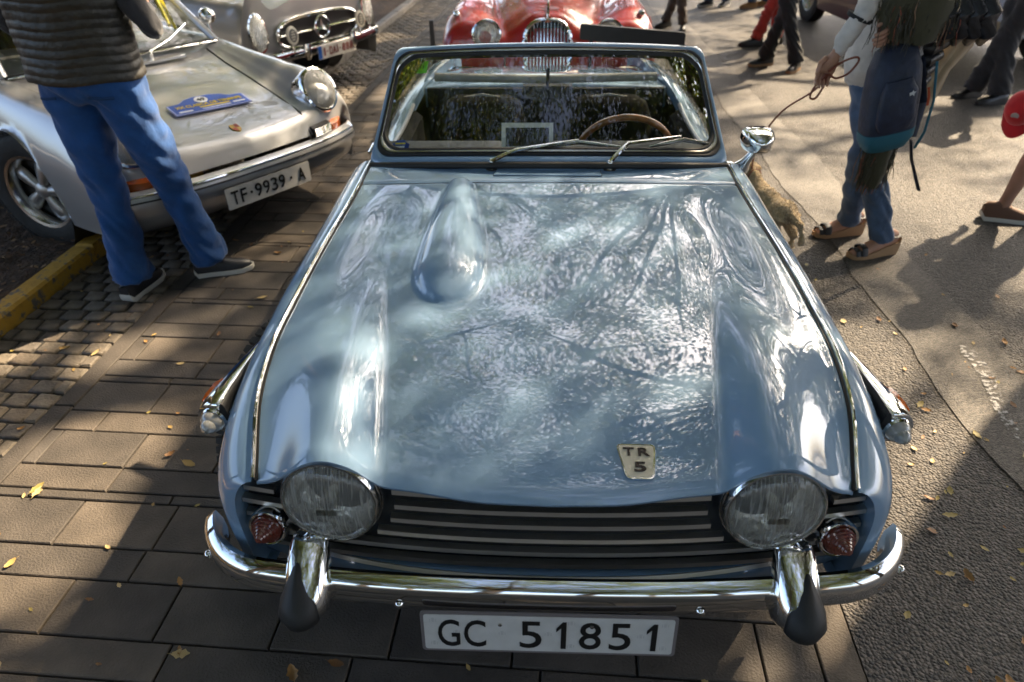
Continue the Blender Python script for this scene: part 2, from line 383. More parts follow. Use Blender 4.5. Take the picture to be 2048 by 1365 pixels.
# soil bed with mulch
SOIL = mat('soil', (.030, .018, .010), .95, col2=(.085, .048, .026), vscale=14, bump=1, bscale=45, bdist=.03, detail=9)
g = []
for i in range(90):
    rowp = []
    for j in range(50):
        s = -2.612-(j/49)**2*14; t_ = -4+i*.28; q = pav(s, t_, 0); q.z = .035+.02*mnoise.noise((q.x*3, q.y*3, 0))+.012*mnoise.noise((q.x*11, q.y*11, 3)); rowp.append(q)
    g.append(rowp)
mb = MB(); mb.grid(g); struct(mb.build('soil_bed', SOIL))
mb = MB()
for i in range(9000):
    s = -2.63-abs(random.gauss(0, 1.1)); q = pav(s, random.uniform(.2, 8), .045+random.uniform(0, .012)); a = random.uniform(0, 6.28); l = random.uniform(.006, .022); w = l*random.uniform(.3, .7)
    d = Vector((math.cos(a)*l, math.sin(a)*l, random.uniform(-.006, .006))); n = Vector((-math.sin(a)*w, math.cos(a)*w, random.uniform(-.004, .004)))
    mb.cur = random.choice((0, 0, 1, 1, 2)); mb.add([q-d, q+n, q+d, q-n], [(0, 1, 2, 3)])
LEAFM = [mat('litter_a', (.10, .052, .024), .8), mat('litter_b', (.045, .026, .014), .85), mat('litter_c', (.24, .14, .06), .7)]
o = tag(mb.build('leaf_litter', LEAFM, smooth=False), 'brown bark mulch and leaf litter on the planting bed', 'leaf litter', kind='stuff')

# fallen leaves on slabs and asphalt
DRY = [mat('dry_leaf_%d' % i, c, .6, var=.35, vscale=60) for i, c in enumerate([(.30, .155, .045), (.20, .098, .036), (.36, .235, .075), (.25, .195, .055), (.42, .31, .14)])]
def leaf_mesh(i):
    rr = random.Random(i); b = MB(); n = 7; rows = []; L = 1; curl = rr.uniform(.1, .5); tw = rr.uniform(-.4, .4)
    for k in range(n):
        u = k/(n-1); w = .27*math.sin(math.pi*min(1, u*.92+.06))**.8*(1+.25*math.sin(u*17+i)); x = (u-.5)*L; z = curl*.5*(u-.5)**2*2
        rows.append([(x, -w, z+.28*curl*1.2+tw*w*.5*u), (x, 0, z), (x+.02, w, z+.22*curl*1.2-tw*w*.5*u)])
    b.grid(rows); b.tube([(-.5, 0, curl*.25), (-.75, .04, curl*.3)], [.018, .010], 4)
    me = bpy.data.meshes.new('fallen_leaf'); me.from_pydata(b.v, [], b.f); me.materials.append(DRY[i % 5]); me.polygons.foreach_set('use_smooth', [True]*len(me.polygons)); return me
LM = [leaf_mesh(i) for i in range(10)]
spots = []
PXLEAF = [(.0, .0)]
for i in range(75): spots.append((*pav(random.uniform(-1.85, -.78), random.uniform(.02, 3.2))[:2], 'slab'))
for i in range(12): spots.append((*pav(random.uniform(-.7, .75), random.uniform(-.05, .12))[:2], 'slab'))
for i in range(24): spots.append((*pav(random.uniform(-2.45, -1.98), random.uniform(.8, 4))[:2], 'cob'))
for i in range(185): spots.append((random.uniform(.85, 2.4), .02+abs(random.gauss(0, 1.2)), 'road'))
LAB = {'slab': ('lying on the paving slabs', 'leaves fallen on the slabs'), 'cob': ('lying on the small cobbles beside the kerb', 'leaves fallen on the cobbles'), 'road': ('lying on the coarse asphalt', 'leaves fallen on the asphalt')}
TONE = ['orange brown', 'dark brown', 'golden yellow', 'olive yellow', 'pale straw']
for x, y, kd in spots:
    li = random.randrange(10); o = bpy.data.objects.new('fallen_leaf', LM[li]); COL.objects.link(o); s = random.choice((random.uniform(.012, .026), random.uniform(.022, .052)))*(.9 if kd == 'road' else 1); o.scale = (s, s, s*random.uniform(.6, 1.2))
    o.location = (x, y, .004); o.rotation_euler = (random.gauss(0, .12), random.gauss(0, .12), random.uniform(0, 6.28)); tag(o, 'dry %s leaf %s' % (TONE[li % 5], LAB[kd][0]), 'leaf', TONE[li % 5]+' '+LAB[kd][1])
# ------------------------------------------------------------------ pale blue roadster (world coordinates, nose at y=0 towards the camera)
BLUE = mat('blue_paint', (.180, .292, .430), .5, coat=1, coat_ior=1.9, spec=.15)
BLUE.node_tree.nodes['Principled BSDF'].inputs['Coat Roughness'].default_value = .012
car = thing('roadster', 'pale blue open roadster with chrome bumper parked on the slabs', 'car', (0, 1.9, 0), absolute=True)

YB = [.05, .105, .284, .429, .61, .834, 1.114, 1.39, 1.5]; XBv = [.585, .595, .632, .643, .637, .625, .604, .599, .597]
ZBv = [.672, .689, .753, .783, .808, .833, .861, .878, .88]
XB = lambda y: hermite(YB, XBv, y); ZB = lambda y: hermite(YB, ZBv, y)
ZC = lambda y: hermite([.03, .12, .25, .45, .7, .95, 1.22, 1.45], [.690, .715, .741, .770, .803, .836, .866, .886], y)
def sst(a, b, x): t = np.clip((x-a)/(b-a), 0, 1); return t*t*(3-2*t)
def zbody(X, Y):
    X = np.asarray(X, float); Y = np.asarray(Y, float); ax = np.abs(X); xb = XB(Y); u = ax/xb; zc = ZC(Y)
    z = zc+(ZB(Y)-zc)*np.clip(u, 0, 1.05)**3-.010*(1-u**2)*0+.012*(1-np.clip(u, 0, 1)**2)*sst(.1, .6, Y)
    H = .081*(1-sst(.02, .90, Y))**1.15
    xin = .318+.15*(Y-.1); xc = .440+.06*(Y-.1); s1 = np.clip((ax-xin)/(xc-xin), 0, 1); s2 = np.clip((ax-xc)/(xb*.995-xc), 0, 1)
    soft = np.where(s1 < .3, s1*s1/.6, s1-.15)/.85
    h = np.where(ax < xc, np.sin(np.pi/2*soft)**1.15, .5+.5*np.cos(np.pi*s2))
    z = z+H*h
    back = sst(.28, .62, Y)*(1-sst(.95, 1.21, Y))
    z = z+back*(.007*np.exp(-((u-.90)/.065)**2)-.007*np.exp(-((u-.745)/.10)**2))
    # teardrop bulge on one side only
    k = (Y-.595)/(1.222-.595); cx = -.258-.018*k
    wb = hermite([0, .24, .5, .8, 1, 1.2], [.088, .088, .076, .052, .033, .015], k); dx = (X-cx)/wb; dy = np.where(k < .24, (.24-k)/.24, 0)
    rho = np.sqrt(dx**2+dy**2); top = hermite([0, .2, .45, .8, 1.0, 1.2], [.055, .054, .047, .032, .018, .006], k)
    dome = np.clip(1-rho**2, 0, 1)**.62; foot = .10*np.exp(-((np.clip(rho, 1, 9)-1)/.10)**2)
    z = z+top*np.where(rho < 1, .10+.90*dome, foot)*(1-sst(1.02, 1.12, k))
    return z
YF = lambda ax: hermite([0, .15, .29, .36, .44, .52, .60], [.050, .056, .078, .086, .078, .086, .104], ax)
# bonnet
nu, nt_ = 241, 200
u = np.linspace(-1, 1, nu); tq = np.linspace(0, 1, nt_)**1.0
P = np.zeros((nt_+3, nu, 3))
for i, t in enumerate(tq):
    yf = YF(np.abs(u)*.597); yr = 1.222-.03*(1-u*u)*0+.0*u; Y = yf+(yr-yf)*t; X = u*(XB(Y)-.006); P[i+3, :, 0] = X; P[i+3, :, 1] = Y; P[i+3, :, 2] = zbody(X, Y)
    edge = np.clip(1-t/.025, 0, 1); P[i+3, :, 2] -= .007*edge**2; rearl = np.clip((t-.99)/.01, 0, 1); P[i+3, :, 2] -= .004*rearl**2; P[i+3, :, 2] -= .003*np.clip((np.abs(u)-.985)/.015, 0, 1)**2
P[2] = P[3]+np.array([0, .001, -.006]); P[1] = P[3]+np.array([0, .009, -.013]); P[0] = P[3]+np.array([0, .03, -.014])
mb = MB(); mb.grid(P); bonnet = mb.build('bonnet', BLUE, car, sharp=60)
# scuttle between bonnet and windscreen, dark gap under the shut line
mb = MB(); g = []
for t in np.linspace(0, 1, 30):
    Y = 1.226+(1.46-1.226)*t+0*u; X = u*(XB(Y)-.003); z = ZC(Y)+(ZB(Y)-ZC(Y))*np.abs(u)**3+.012*(1-u*u)-.004*max(0, 1-t/.06)**2; g.append(np.stack([X, Y, z], 1))
mb.grid(g); mb.build('scuttle', BLUE, car)
mb = MB(); mb.box((0, 1.22, .80), (1.16, .03, .09)); mb.box((0, .75, .55), (1.15, 1.1, .2)); mb.build('engine_bay', BLACK, car, smooth=False)
def on_body(x, y, off=0): return Vector((x, y, float(ZC(y)+(ZB(y)-ZC(y))*abs(x/XB(y))**3+.012*(1-(x/XB(y))**2))+off))
mb = MB()                                                            # fresh-air flap in the scuttle
pol = [(-.172, 1.262), (.172, 1.258), (.168, 1.322), (-.158, 1.326)]
mb.add([on_body(x, y, .0045) for x, y in pol]+[on_body(x, y, -.01) for x, y in pol], [(0, 1, 2, 3), (0, 1, 5, 4), (1, 2, 6, 5), (2, 3, 7, 6), (3, 0, 4, 7)])
mb.build('vent_flap', BLUE, car, smooth=False)
mb = MB(); lp = [(-.175, 1.259), (.175, 1.255), (.171, 1.325), (-.161, 1.329)]
mb.add([on_body(x, y, .0015) for x, y in lp], [(0, 1, 2, 3)]); mb.build('flap_gap', BLACK, car, smooth=False)

# wings
def wing(sx):
    ys = np.concatenate([[.160], np.linspace(.100, .135, 8), np.linspace(.15, .37, 16), np.linspace(.385, 1.095, 60), np.linspace(1.11, 1.42, 14)])
    XO = lambda y: hermite([.0999, .103, .112, .13, .17, .27, .45, 1.0, 1.5], [.649, .662, .678, .694, .714, .735, .743, .742, .738], y)
    g = []
    for k, y in enumerate(ys):
        yy = .1 if k == 0 else y; xb, zb, xo = float(XB(yy))+.003, float(ZB(yy))-.002, float(XO(yy)); zs = .575
        bot = .41 if yy < .13 else hermite([.13, .2, .37], [.41, .38, .34], yy) if yy < .37 else .27
        dy = yy-.74
        if abs(dy) < .362: bot = .33+math.sqrt(.362**2-dy*dy)
        r = []
        for q in np.linspace(0, 1, 22):
            th = q*math.pi/2; r.append((xb+(xo-xb)*math.sin(th)**1.05, zs+(zb-zs)*math.cos(th)**.9))
        for q in np.linspace(.08, 1, 14): r.append((xo-.012*q*q, zs+(bot-zs)*q if bot < zs else max(bot, zs+(bot-zs)*q)))
        r = [(x, max(z, bot)) for x, z in r]; r.append((r[-1][0]-.025, bot+.004))
        if k == 0: r = [(x-.004, z-.004) for x, z in r]
        g.append([(sx*x, y, z) for x, z in r])
    mb = MB(); mb.grid(g); w = mb.build('front_wing', BLUE, car, sharp=50)
    mb = MB(); mb.tube([(sx*(float(XB(y))+.0005), y, float(ZB(y))+.003) for y in np.linspace(.104, 1.40, 60)], [.0047]*59+[.004], 8); mb.build('wing_beading', CHROME, car)
    mb = MB(); mb.tube([(sx*(float(XB(y))-.0065), y, float(ZB(y))-.002) for y in np.linspace(.104, 1.40, 60)], .004, 6); mb.build('shut_gap', BLACK, car)
    mb = MB(); mb.lathe([(.355, 0), (.355, .2), (.2, .2)], (sx*.69, .74, .33), (-sx, 0, 0), 40); mb.build('wheel_well', BLACK, car)
for sx in (-1, 1): wing(sx)

# grille: dark opening, flat bars bowed with the nose, cut where the lamp bowls stand
GY = lambda x: .082+.052*(abs(x)/.65)**2.2
HX, HY, HZ = .439, .084, .652
mb = MB(); xs = np.linspace(-.652, .652, 40); mb.grid([[(x, GY(x)+.028, z) for x in xs] for z in np.linspace(.42, .672, 4)])
grille = mb.build('grille', mat('grille_black', (.010, .014, .019), .35), car)
BAR = mat('grille_bar_metal', (.66, .62, .56), .38, 1, rvar=.08, vscale=25)
for zi, z in enumerate((.671, .630, .590, .549, .508, .469)):
    lift = lambda x: z+.012*(abs(x)/.65)**2
    spans = []
    dz = z+.005-HZ; rr = .128
    if abs(dz) < rr:
        c = math.sqrt(rr*rr-dz*dz); spans = [(-.646, -HX-c), (-HX+c, HX-c), (HX+c, .646)]
    else: spans = [(-.646, .646)]
    lim = (.598, .632, .645, .645, .645, .645)[zi]
    for a, b in spans:
        a, b = max(a, -lim), min(b, lim)
        if zi == 0 and (a+b)/2 not in (0,) and abs(a+b) > .2: continue
        if b-a < .02: continue
        xs = np.linspace(a, b, max(4, int((b-a)*40))); mb = MB()
        mb.rings([[(x, GY(x)-.004, lift(x)+.0065), (x, GY(x)-.006, lift(x)-.0035), (x, GY(x)+.012, lift(x)-.0055), (x, GY(x)+.012, lift(x)+.0065)] for x in xs])
        mb.build('grille_bar', BAR, grille, smooth=False)
# valance below the grille
mb = MB(); xs = np.linspace(-.672, .672, 60); VY = lambda x: .062+.10*(abs(x)/.66)**2.4
mb.grid([[(x, VY(x)+dy, z+.016*(abs(x)/.66)**2) for x in xs] for dy, z in ((.06, .445), (.012, .447), (0, .442), (-.006, .431), (-.007, .418), (-.002, .403), (.012, .385), (.045, .35), (.10, .31), (.2, .28))])
mb.build('front_valance', BLUE, car, sharp=70)
mb = MB(); mb.rings([[(x, VY(x)+.004, .451+.016*(abs(x)/.66)**2), (x, VY(x)-.003, .4455+.016*(abs(x)/.66)**2), (x, VY(x)+.012, .445+.016*(abs(x)/.66)**2)] for x in np.linspace(-.60, .60, 40)])
mb.build('grille_sill', BAR, car, smooth=False)

# headlamps
for sx in (-1, 1):
    ax = Vector((sx*.05, -1, .10)).normalized(); o = Vector((sx*HX, HY, HZ))
    mb = MB(); mb.lathe([(.098, -.08), (.098, -.03), (.095, -.022)], o, ax, 48); mb.build('lamp_bowl', mat('bowl_black', (.008, .009, .010), .3, coat=.4), car)
    mb = MB(); mb.lathe([(.099, -.03), (.1015, -.004), (.1005, .004), (.0980, .009), (.0945, .0095), (.0922, .004), (.0915, -.01)], o, ax, 64)
    hl = mb.build('headlight', CHROME, car)
    mb = MB(); mb.lathe([(.101, -.016), (.1045, -.012), (.1065, -.018), (.105, -.03)], o, ax, 48); mb.build('outer_rim', CHROME, hl)
    mb = MB(); mb.lathe([(.0915*math.sin(a), -.008-.060*math.cos(a)**.8) for a in np.linspace(.15, math.pi/2, 16)], o, ax, 48); mb.build('reflector', REFLECT, hl)
    mb = MB(); mb.lathe([(.0925, 0)]+[(.0925*math.cos(a), .026*math.sin(a)) for a in np.linspace(.1, math.pi/2-.001, 14)], o, ax, 56); mb.build('lens', LAMPGLASS, hl)
    mb = MB(); mb.lathe([(.0, .012), (.016, .010), (.018, -.02), (.014, -.05)], o, ax, 20); mb.build('bulb_shield', DULL, hl)
    a_, b_, d_ = frame_of(ax)
    mb = MB()                                                        # moulded flutes and the plain panel of the lens
    for k in range(13):
        x = (k-6)*.0047; mb.tube([o+a_*x+b_*(.002)+d_*(.0245-.05*abs(x)), o+a_*x+b_*.045+d_*(.0195-.05*abs(x)), o+a_*x+b_*.070+d_*(.010-.05*abs(x))], [.0014, .0014, .001], 4)
    mb.box(o+b_*-.008+d_*.0255, (.040, .003, .014)); mb.build('lens_flutes', glassmat('flute_glass', (.75, .74, .70), 1.6, .1), hl)
# small stepped lamps below
for sx in (-1, 1):
    ax = Vector((sx*.12, -1, .18)).normalized(); o = Vector((sx*.588, .100, .556))
    mb = MB(); mb.lathe([(.043, -.03), (.043, .006), (.040, .011), (.035, .010), (.033, .002)], o, ax, 36); rl = mb.build('side_light', CHROME, car)
    pr = [(.033, .0), (.032, .016)]
    for k in range(6): r = .031-.0045*k; pr += [(r, .016+.0055*k), (r-.0018, .0208+.0055*k)]
    pr += [(.004, .049), (.0002, .050)]
    mb = MB(); mb.lathe(pr, o, ax, 30); mb.build('lens', REDLENS, rl)
    mb = MB(); mb.lathe([(.0345, -.01), (.0345, .006), (.033, .007)], o, ax, 30); mb.build('gasket', RUBBER, rl)
# indicator pods on the wing flanks
for sx in (-1, 1):
    sec = []
    for k, (y, h, w) in enumerate(((.292, .037, .042), (.296, .042, .052), (.32, .042, .055), (.37, .037, .049), (.44, .028, .037), (.52, .017, .024), (.60, .005, .008))):
        cx = .722+w*.30; cz = .683+.060*(y-.29)
        sec.append([(sx*(cx+w*.95*math.cos(a)*(1 if math.cos(a) > 0 else .55)), y, cz+h*math.sin(a)) for a in np.linspace(0, 2*math.pi, 21)[:-1]])
    mb = MB(); mb.rings(sec); pod = mb.build('wing_lamp', CHROME, car)
    ax = Vector((sx*.12, -1, 0)).normalized(); o = Vector((sx*.748, .292, .683))
    mb = MB(); mb.lathe([(.029, 0), (.0305, -.002+.006), (.028, .010)], o, ax, 28); mb.build('lamp_ring', CHROME, pod)
    mb = MB(); mb.lathe([(.027, .006), (.026, .016), (.021, .023), (.017, .026), (.0165, .033), (.010, .041), (.0005, .044)], o, ax, 28); mb.build('clear_lens', mat('clear_plastic', (.55, .55, .53), .12, coat=1, trans=.45), pod)
    mb = MB(); mb.rings([[(sx*(.766+dx), y, .690+.06*(y-.29)+dz) for dx, dz in ((-.004, -.022), (w_, -.020), (w_+.003, 0), (w_, .018), (-.004, .022))] for y, w_ in ((.318, .008), (.322, .017), (.345, .018), (.385, .011), (.395, .003))]); mb.build('amber_lens', AMBER, pod)
    mb = MB(); mb.rings([[(sx*(.722+.010*math.cos(a)), y, .683+.06*(y-.29)+(h+.002)*math.sin(a)) for a in np.linspace(0, 2*math.pi, 17)[:-1]] for y, h in ((.288, .044), (.36, .040), (.5, .02), (.61, .004))]); mb.build('base_gasket', RUBBER, pod)

# bumper
def bump_path():
    pts = []
    for x in np.linspace(-.60, .60, 49): pts.append((x, .006+.034*(abs(x)/.60)**2.6, 0))
    for k in range(1, 15):
        a = k/14*math.pi*.5; e = (.60+.142*math.sin(a), .040+.020*math.sin(a)+.105*(1-math.cos(a)), k/14)
        pts.append(e); pts.insert(0, (-e[0], e[1], e[2]))
    return pts
bp = bump_path(); secs = []
for i, (x, y, e) in enumerate(bp):
    a = bp[max(0, i-1)]; b = bp[min(len(bp)-1, i+1)]; tx, ty = b[0]-a[0], b[1]-a[1]; l = math.hypot(tx, ty); nx, ny = ty/l, -tx/l     # outward
    hz = .046*(1-.05*e); cz = .468+.002*e**2.2; prof = []
    for q in np.linspace(-1, 1, 15):
        d = .024*(1-abs(q)**3.4)-.004; prof.append((d, q*hz+(.022*e**3 if q > .5 else 0)))
    prof += [(-.018, .80*hz), (-.020, 0), (-.018, -.80*hz)]
    if i in (0, len(bp)-1): prof = [(d*.8-.002, z*.86) for d, z in prof]
    secs.append([(x+nx*d, y+ny*d, cz+z) for d, z in prof])
mb = MB(); mb.rings(secs); bumper = mb.build('bumper', CHROME, car, sharp=50)
for x in (-.305, .305): 
    mb = MB(); mb.lathe([(.010, 0), (.0095, .004), (.006, .0075), (.0005, .009)], (x, .006+.034*(abs(x)/.60)**2.6-.020, .452), (0, -1, -.25), 16); mb.build('bolt', CHROME, bumper)
for sx in (-1, 1):
    mb = MB(); mb.lathe([(.010, 0), (.0095, .004), (.006, .0075), (.0005, .009)], (sx*.744, .100, .458), (sx, -.35, 0), 16); mb.build('bolt', CHROME, bumper)
for sx in (-1, 1):
    X0 = sx*.487; st = []; zq = lambda z: .432+(z-.392)*.60
    # centre y (front surface), z, half width, depth
    for z, yf, w, d in ((.612, .030, .016, .030), (.606, .010, .025, .055), (.588, -.018, .031, .085), (.556, -.054, .034, .115), (.515, -.084, .036, .13), (.472, -.102, .037, .135), (.435, -.102, .035, .13), (.405, -.086, .030, .10), (.392, -.062, .018, .06)):
        st.append([(X0+sx*.010*(z-.47)/.15+1.28*w*math.cos(a)*(1 if math.sin(a) < 0 else .92), yf+.042+d*.5+d*.5*math.sin(a), zq(z)-.02*max(0, math.sin(a))) for a in np.linspace(0, 2*math.pi, 25)[:-1]])
    mb = MB(); mb.rings(st); ov = mb.build('overrider', CHROME, bumper, sharp=60)
    mb = MB(); secs = []
    for z, yf, w in ((.580, -.034, .003), (.570, -.045, .010), (.545, -.068, .018), (.505, -.097, .031), (.465, -.114, .036), (.430, -.113, .033), (.402, -.096, .023), (.394, -.082, .005)):
        secs.append([(X0+sx*.010+sx*.010*(z-.47)/.15+1.12*w*math.cos(a), yf+.042+.012*math.cos(a)**2+.018*(1+math.sin(a))-.008, zq(z)) for a in np.linspace(0, 2*math.pi, 17)[:-1]])
    mb.rings(secs); mb.build('rubber_pad', RUBBER, ov, sharp=70)
# number plate
PT = (-.019, .4535); PB = (-.034, .3435)
def plate_place(cx, dy=0):
    up = Vector((0, PT[0]-PB[0], PT[1]-PB[1])).normalized(); n = Vector((0, -up.z, up.y)); c = Vector((0, (PT[0]+PB[0])/2-.004, (PT[1]+PB[1])/2))
    return lambda x, y, z=0: c+Vector((cx+x, 0, 0))+up*(y+dy)+n*(z+.0025)
pl = plate_place(0)
def rrect(w, h, r, n=5): return [(sx*(w/2-r)+r*math.cos(a), sy*(h/2-r)+r*math.sin(a)) for sx, sy, a0 in ((1, 1, 0), (-1, 1, 90), (-1, -1, 180), (1, -1, 270)) for a in [R(a0+90*k/n) for k in range(n+1)]]
mb = MB(); mb.prism(rrect(.522, .112, .008), pl, -.004); plate = mb.build('number_plate', mat('plate_rim', (.16, .14, .14), .5), car, smooth=False)
mb = MB(); mb.prism(rrect(.508, .099, .006), pl, .0012); mb.build('plate_face', PLATEW, plate, smooth=False)
WM = mat('plate_watermark', (.47, .46, .45), .45); mb = MB()
for i in range(11):
    for j in range(3):
        if (i+j) % 2: continue
        cx, cy = -.235+i*.047, -.033+j*.033
        for dx, dy, w, h in ((0, 0, .005, .008), (-.006, 0, .002, .008), (.006, 0, .002, .008), (0, .006, .006, .002)): mb.prism([(cx+dx-w/2, cy+dy-h/2), (cx+dx+w/2, cy+dy-h/2), (cx+dx+w/2, cy+dy+h/2), (cx+dx-w/2, cy+dy+h/2)], pl, .0015)
mb.build('watermark', WM, plate, smooth=False)['kind'] = 'stuff'
def one(mb, cx, w, h):
    mb.prism([(-.02*w, -h/2), (w/2, -h/2), (w/2, h/2), (.12*w, h/2), (-w/2, .26*h), (-w/2, .13*h), (-.02*w, .29*h)], plate_place(cx, -.001), .0012)
for ch, a, b in (('G', 195, 355), ('C', 385, 545), ('5', 790, 950), ('1', 1055, 1128), ('8', 1222, 1380), ('5', 1440, 1595), ('1', 1705, 1780)):
    mb = MB(); cx = ((a+b)/2-997)/1805*.508; w = (b-a)/1805*.508
    if ch == '1': one(mb, cx, w, .076)
    else: put_text(mb, ch, .1, plate_place(cx, -.001), .0012, .0004, width=w, height=.076)
    mb.v = [tuple(Vector(v)+Vector((0, -.0015, 0))) for v in mb.v]; mb.build('plate_character', INK, plate, smooth=False)
for x in (-.098, .088):
    mb = MB(); mb.lathe([(.0045, 0), (.004, .0025), (.0005, .0035)], pl(x, .026, .0012), (0, -1, .1), 12); mb.build('plate_screw', DULL, plate)
# bonnet badge
bc = Vector((.171, .142, 0)); bc.z = float(zbody(bc.x, bc.y)); eps = .01
bn = Vector((-(float(zbody(bc.x+eps, bc.y))-bc.z)/eps, -(float(zbody(bc.x, bc.y+eps))-bc.z)/eps, 1)).normalized(); bx = Vector((1, 0, 0)); bx = (bx-bn*bx.dot(bn)).normalized(); by = bn.cross(bx)
bpl = lambda x, y, z=0: bc+bx*x+by*y+bn*(z+.001)
def rpoly(pts, r, n=4):
    out = []
    for i in range(len(pts)):
        p = Vector(pts[i]).to_2d(); a = (Vector(pts[i-1]).to_2d()-p).normalized(); b = (Vector(pts[(i+1) % len(pts)]).to_2d()-p).normalized()
        for k in range(n+1): t = k/n; out.append(tuple(p+a*r*(1-t)**2+b*r*t*t))
    return out
sh = [(-.040, .036), (-.024, -.044), (.030, -.044), (.040, .036)][::1]
mb = MB(); mb.prism(rpoly(sh, .012), bpl, .004); badge = mb.build('badge', CHROME, car)
mb = MB(); mb.prism(rpoly([(x*.90, y*.92) for x, y in sh], .010), lambda x, y, z=0: bpl(x, y, z+.004), .0008); mb.build('badge_face', mat('cream_enamel', (.62, .56, .43), .25, coat=.5), badge, smooth=False)
for tx, cx, cy, w, h in (('T', -.0155, .0165, .022, .019), ('R', .0145, .0165, .023, .019), ('5', .004, -.018, .024, .022)):
    mb = MB(); put_text(mb, tx, .03, lambda x, y, z=0: bpl(x+cx, y+cy, z+.006), .0012, .0006, width=w, height=h); mb.build('badge_character', mat('dark_chrome', (.06, .05, .05), .2, .8), badge, smooth=False)

# windscreen
def WSP(a, b, off=0, inw=0):
    """a -1..1 across, b 0..1 up"""
    w = .599-.071*b; p = Vector((a*w, 1.391+.296*b-.075*(1-a*a)+.0, .873+.303*b+.030*(1-a*a)))
    n = Vector((.25*a, -.70, .70)).normalized(); return p+n*off
def ws_loop(ins, r, n=8, tx=0, bx=0):
    W, Hh = .563, .424; pts = []
    x0, y0 = W-ins, Hh-ins-tx; yb = ins+bx
    for sx, sy, a0 in ((1, 1, 0), (-1, 1, 90), (-1, -1, 180), (1, -1, 270)):
        cy = (y0-r) if sy > 0 else (yb+r)
        for k in range(n+1):
            a = R(a0+90*k/n); pts.append((sx*(x0-r)+r*math.cos(a), cy+r*math.sin(a)))
    out = []                                                        # subdivide the straight edges
    for i in range(len(pts)):
        p, q = pts[i], pts[(i+1) % len(pts)]; m = 14 if i % (n+1) == n else 1
        for k in range(m): t = k/m; out.append((p[0]+(q[0]-p[0])*t, p[1]+(q[1]-p[1])*t))
    return [(x/W, y/Hh) for x, y in out]
def ws_rings(spec, name, m, parent):
    mb = MB(); rs = []
    for ins, r, off, tx, bx in spec: rs.append([WSP(a, b, off) for a, b in ws_loop(ins, r, 8, tx, bx)])
    mb.rings(rs, True, False); return mb.build(name, m, parent, sharp=60)
wf = ws_rings([(-.004, .03, -.024, -.004, 0), (-.004, .03, .003, -.004, 0), (.000, .034, .009, 0, 0), (.008, .045, .010, .0, .010), (.012, .05, .006, .0, .012), (.013, .05, -.02, .0, .012)], 'windscreen_frame', BLUE, car)
ws_rings([(.011, .05, .002, .0, .012), (.012, .052, .011, .0, .013), (.016, .056, .012, .0, .014), (.019, .058, .006, .001, .016)], 'rubber_seal', RUBBER, wf)
ws_rings([(.018, .058, .007, .001, .016), (.019, .06, .0125, .001, .017), (.023, .064, .0125, .002, .019), (.025, .066, .007, .002, .020)], 'chrome_trim', DULL, wf)
ws_rings([(.024, .066, .007, .002, .020), (.026, .068, .010, .003, .021), (.030, .072, .008, .005, .023), (.032, .074, -.002, .006, .024)], 'inner_seal', RUBBER, wf)
ws_rings([(.013, .05, -.02, .0, .012), (.028, .07, -.018, .004, .022), (.032, .074, -.002, .006, .024)], 'inner_lining', BLACK, wf)
mb = MB(); mb.grid([[WSP(a*(1-.025), .03+.945*b, .004) for a in np.linspace(-1, 1, 40)] for b in np.linspace(0, 1, 16)]); mb.build('glass', GLASS, wf)
# rubber strip at the foot of the frame
mb = MB(); mb.tube([WSP(a, -.030, .012+.002) for a in np.linspace(-1.0, 1.0, 50)], [(.012, .011)]*50, 10); mb.build('base_seal', RUBBER, wf)
mb = MB(); mb.grid([[WSP(a, b, .004) for a in np.linspace(-1.0, 1.0, 50)] for b in (-.10, -.05, .02)]); mb.build('frame_foot', BLUE, wf)
# stickers behind the glass
mb = MB(); mb.grid([[WSP(a, b, .001) for a in (-.875, -.85, -.82, -.79, -.765)] for b in (.78, .83, .885)]); mb.build('green_sticker', mat('green_sticker', (.14, .80, .03), .5), wf, smooth=False)['label'] = 'bright green paper sticker in the corner of the glass'
mb = MB(); put_text(mb, '11', .02, lambda x, y, z=0: WSP(-.80+x/.54, .835+y/.42, .0025), .0002, .0004); mb.build('sticker_print', mat('print_dark', (.04, .20, .02), .6), wf, smooth=False)
mb = MB(); arch = [(-.032, -.014), (.032, -.014), (.032, .006), (.022, .009), (.014, .019), (-.014, .019), (-.022, .009), (-.032, .006)]
mb.prism(arch, lambda x, y, z=0: WSP(-.845+x/.59, .155+y/.42, .001), .0003); mb.build('rally_sticker', mat('sticker_blue', (.02, .07, .30), .5), wf, smooth=False)
mb = MB(); mb.prism([(-.018, .004), (.018, .004), (.018, .010), (-.018, .010)], lambda x, y, z=0: WSP(-.845+x/.59, .155+y/.42, .0018), .0002); mb.build('sticker_print', mat('print_yellow', (.55, .42, .03), .6), wf, smooth=False)
mb = MB(); mb.prism([(-.017, -.009), (.017, -.009), (.017, -.002), (-.017, -.002)], lambda x, y, z=0: WSP(-.845+x/.59, .155+y/.42, .0018), .0002); mb.build('sticker_print', mat('print_white', (.6, .62, .66), .6), wf, smooth=False)
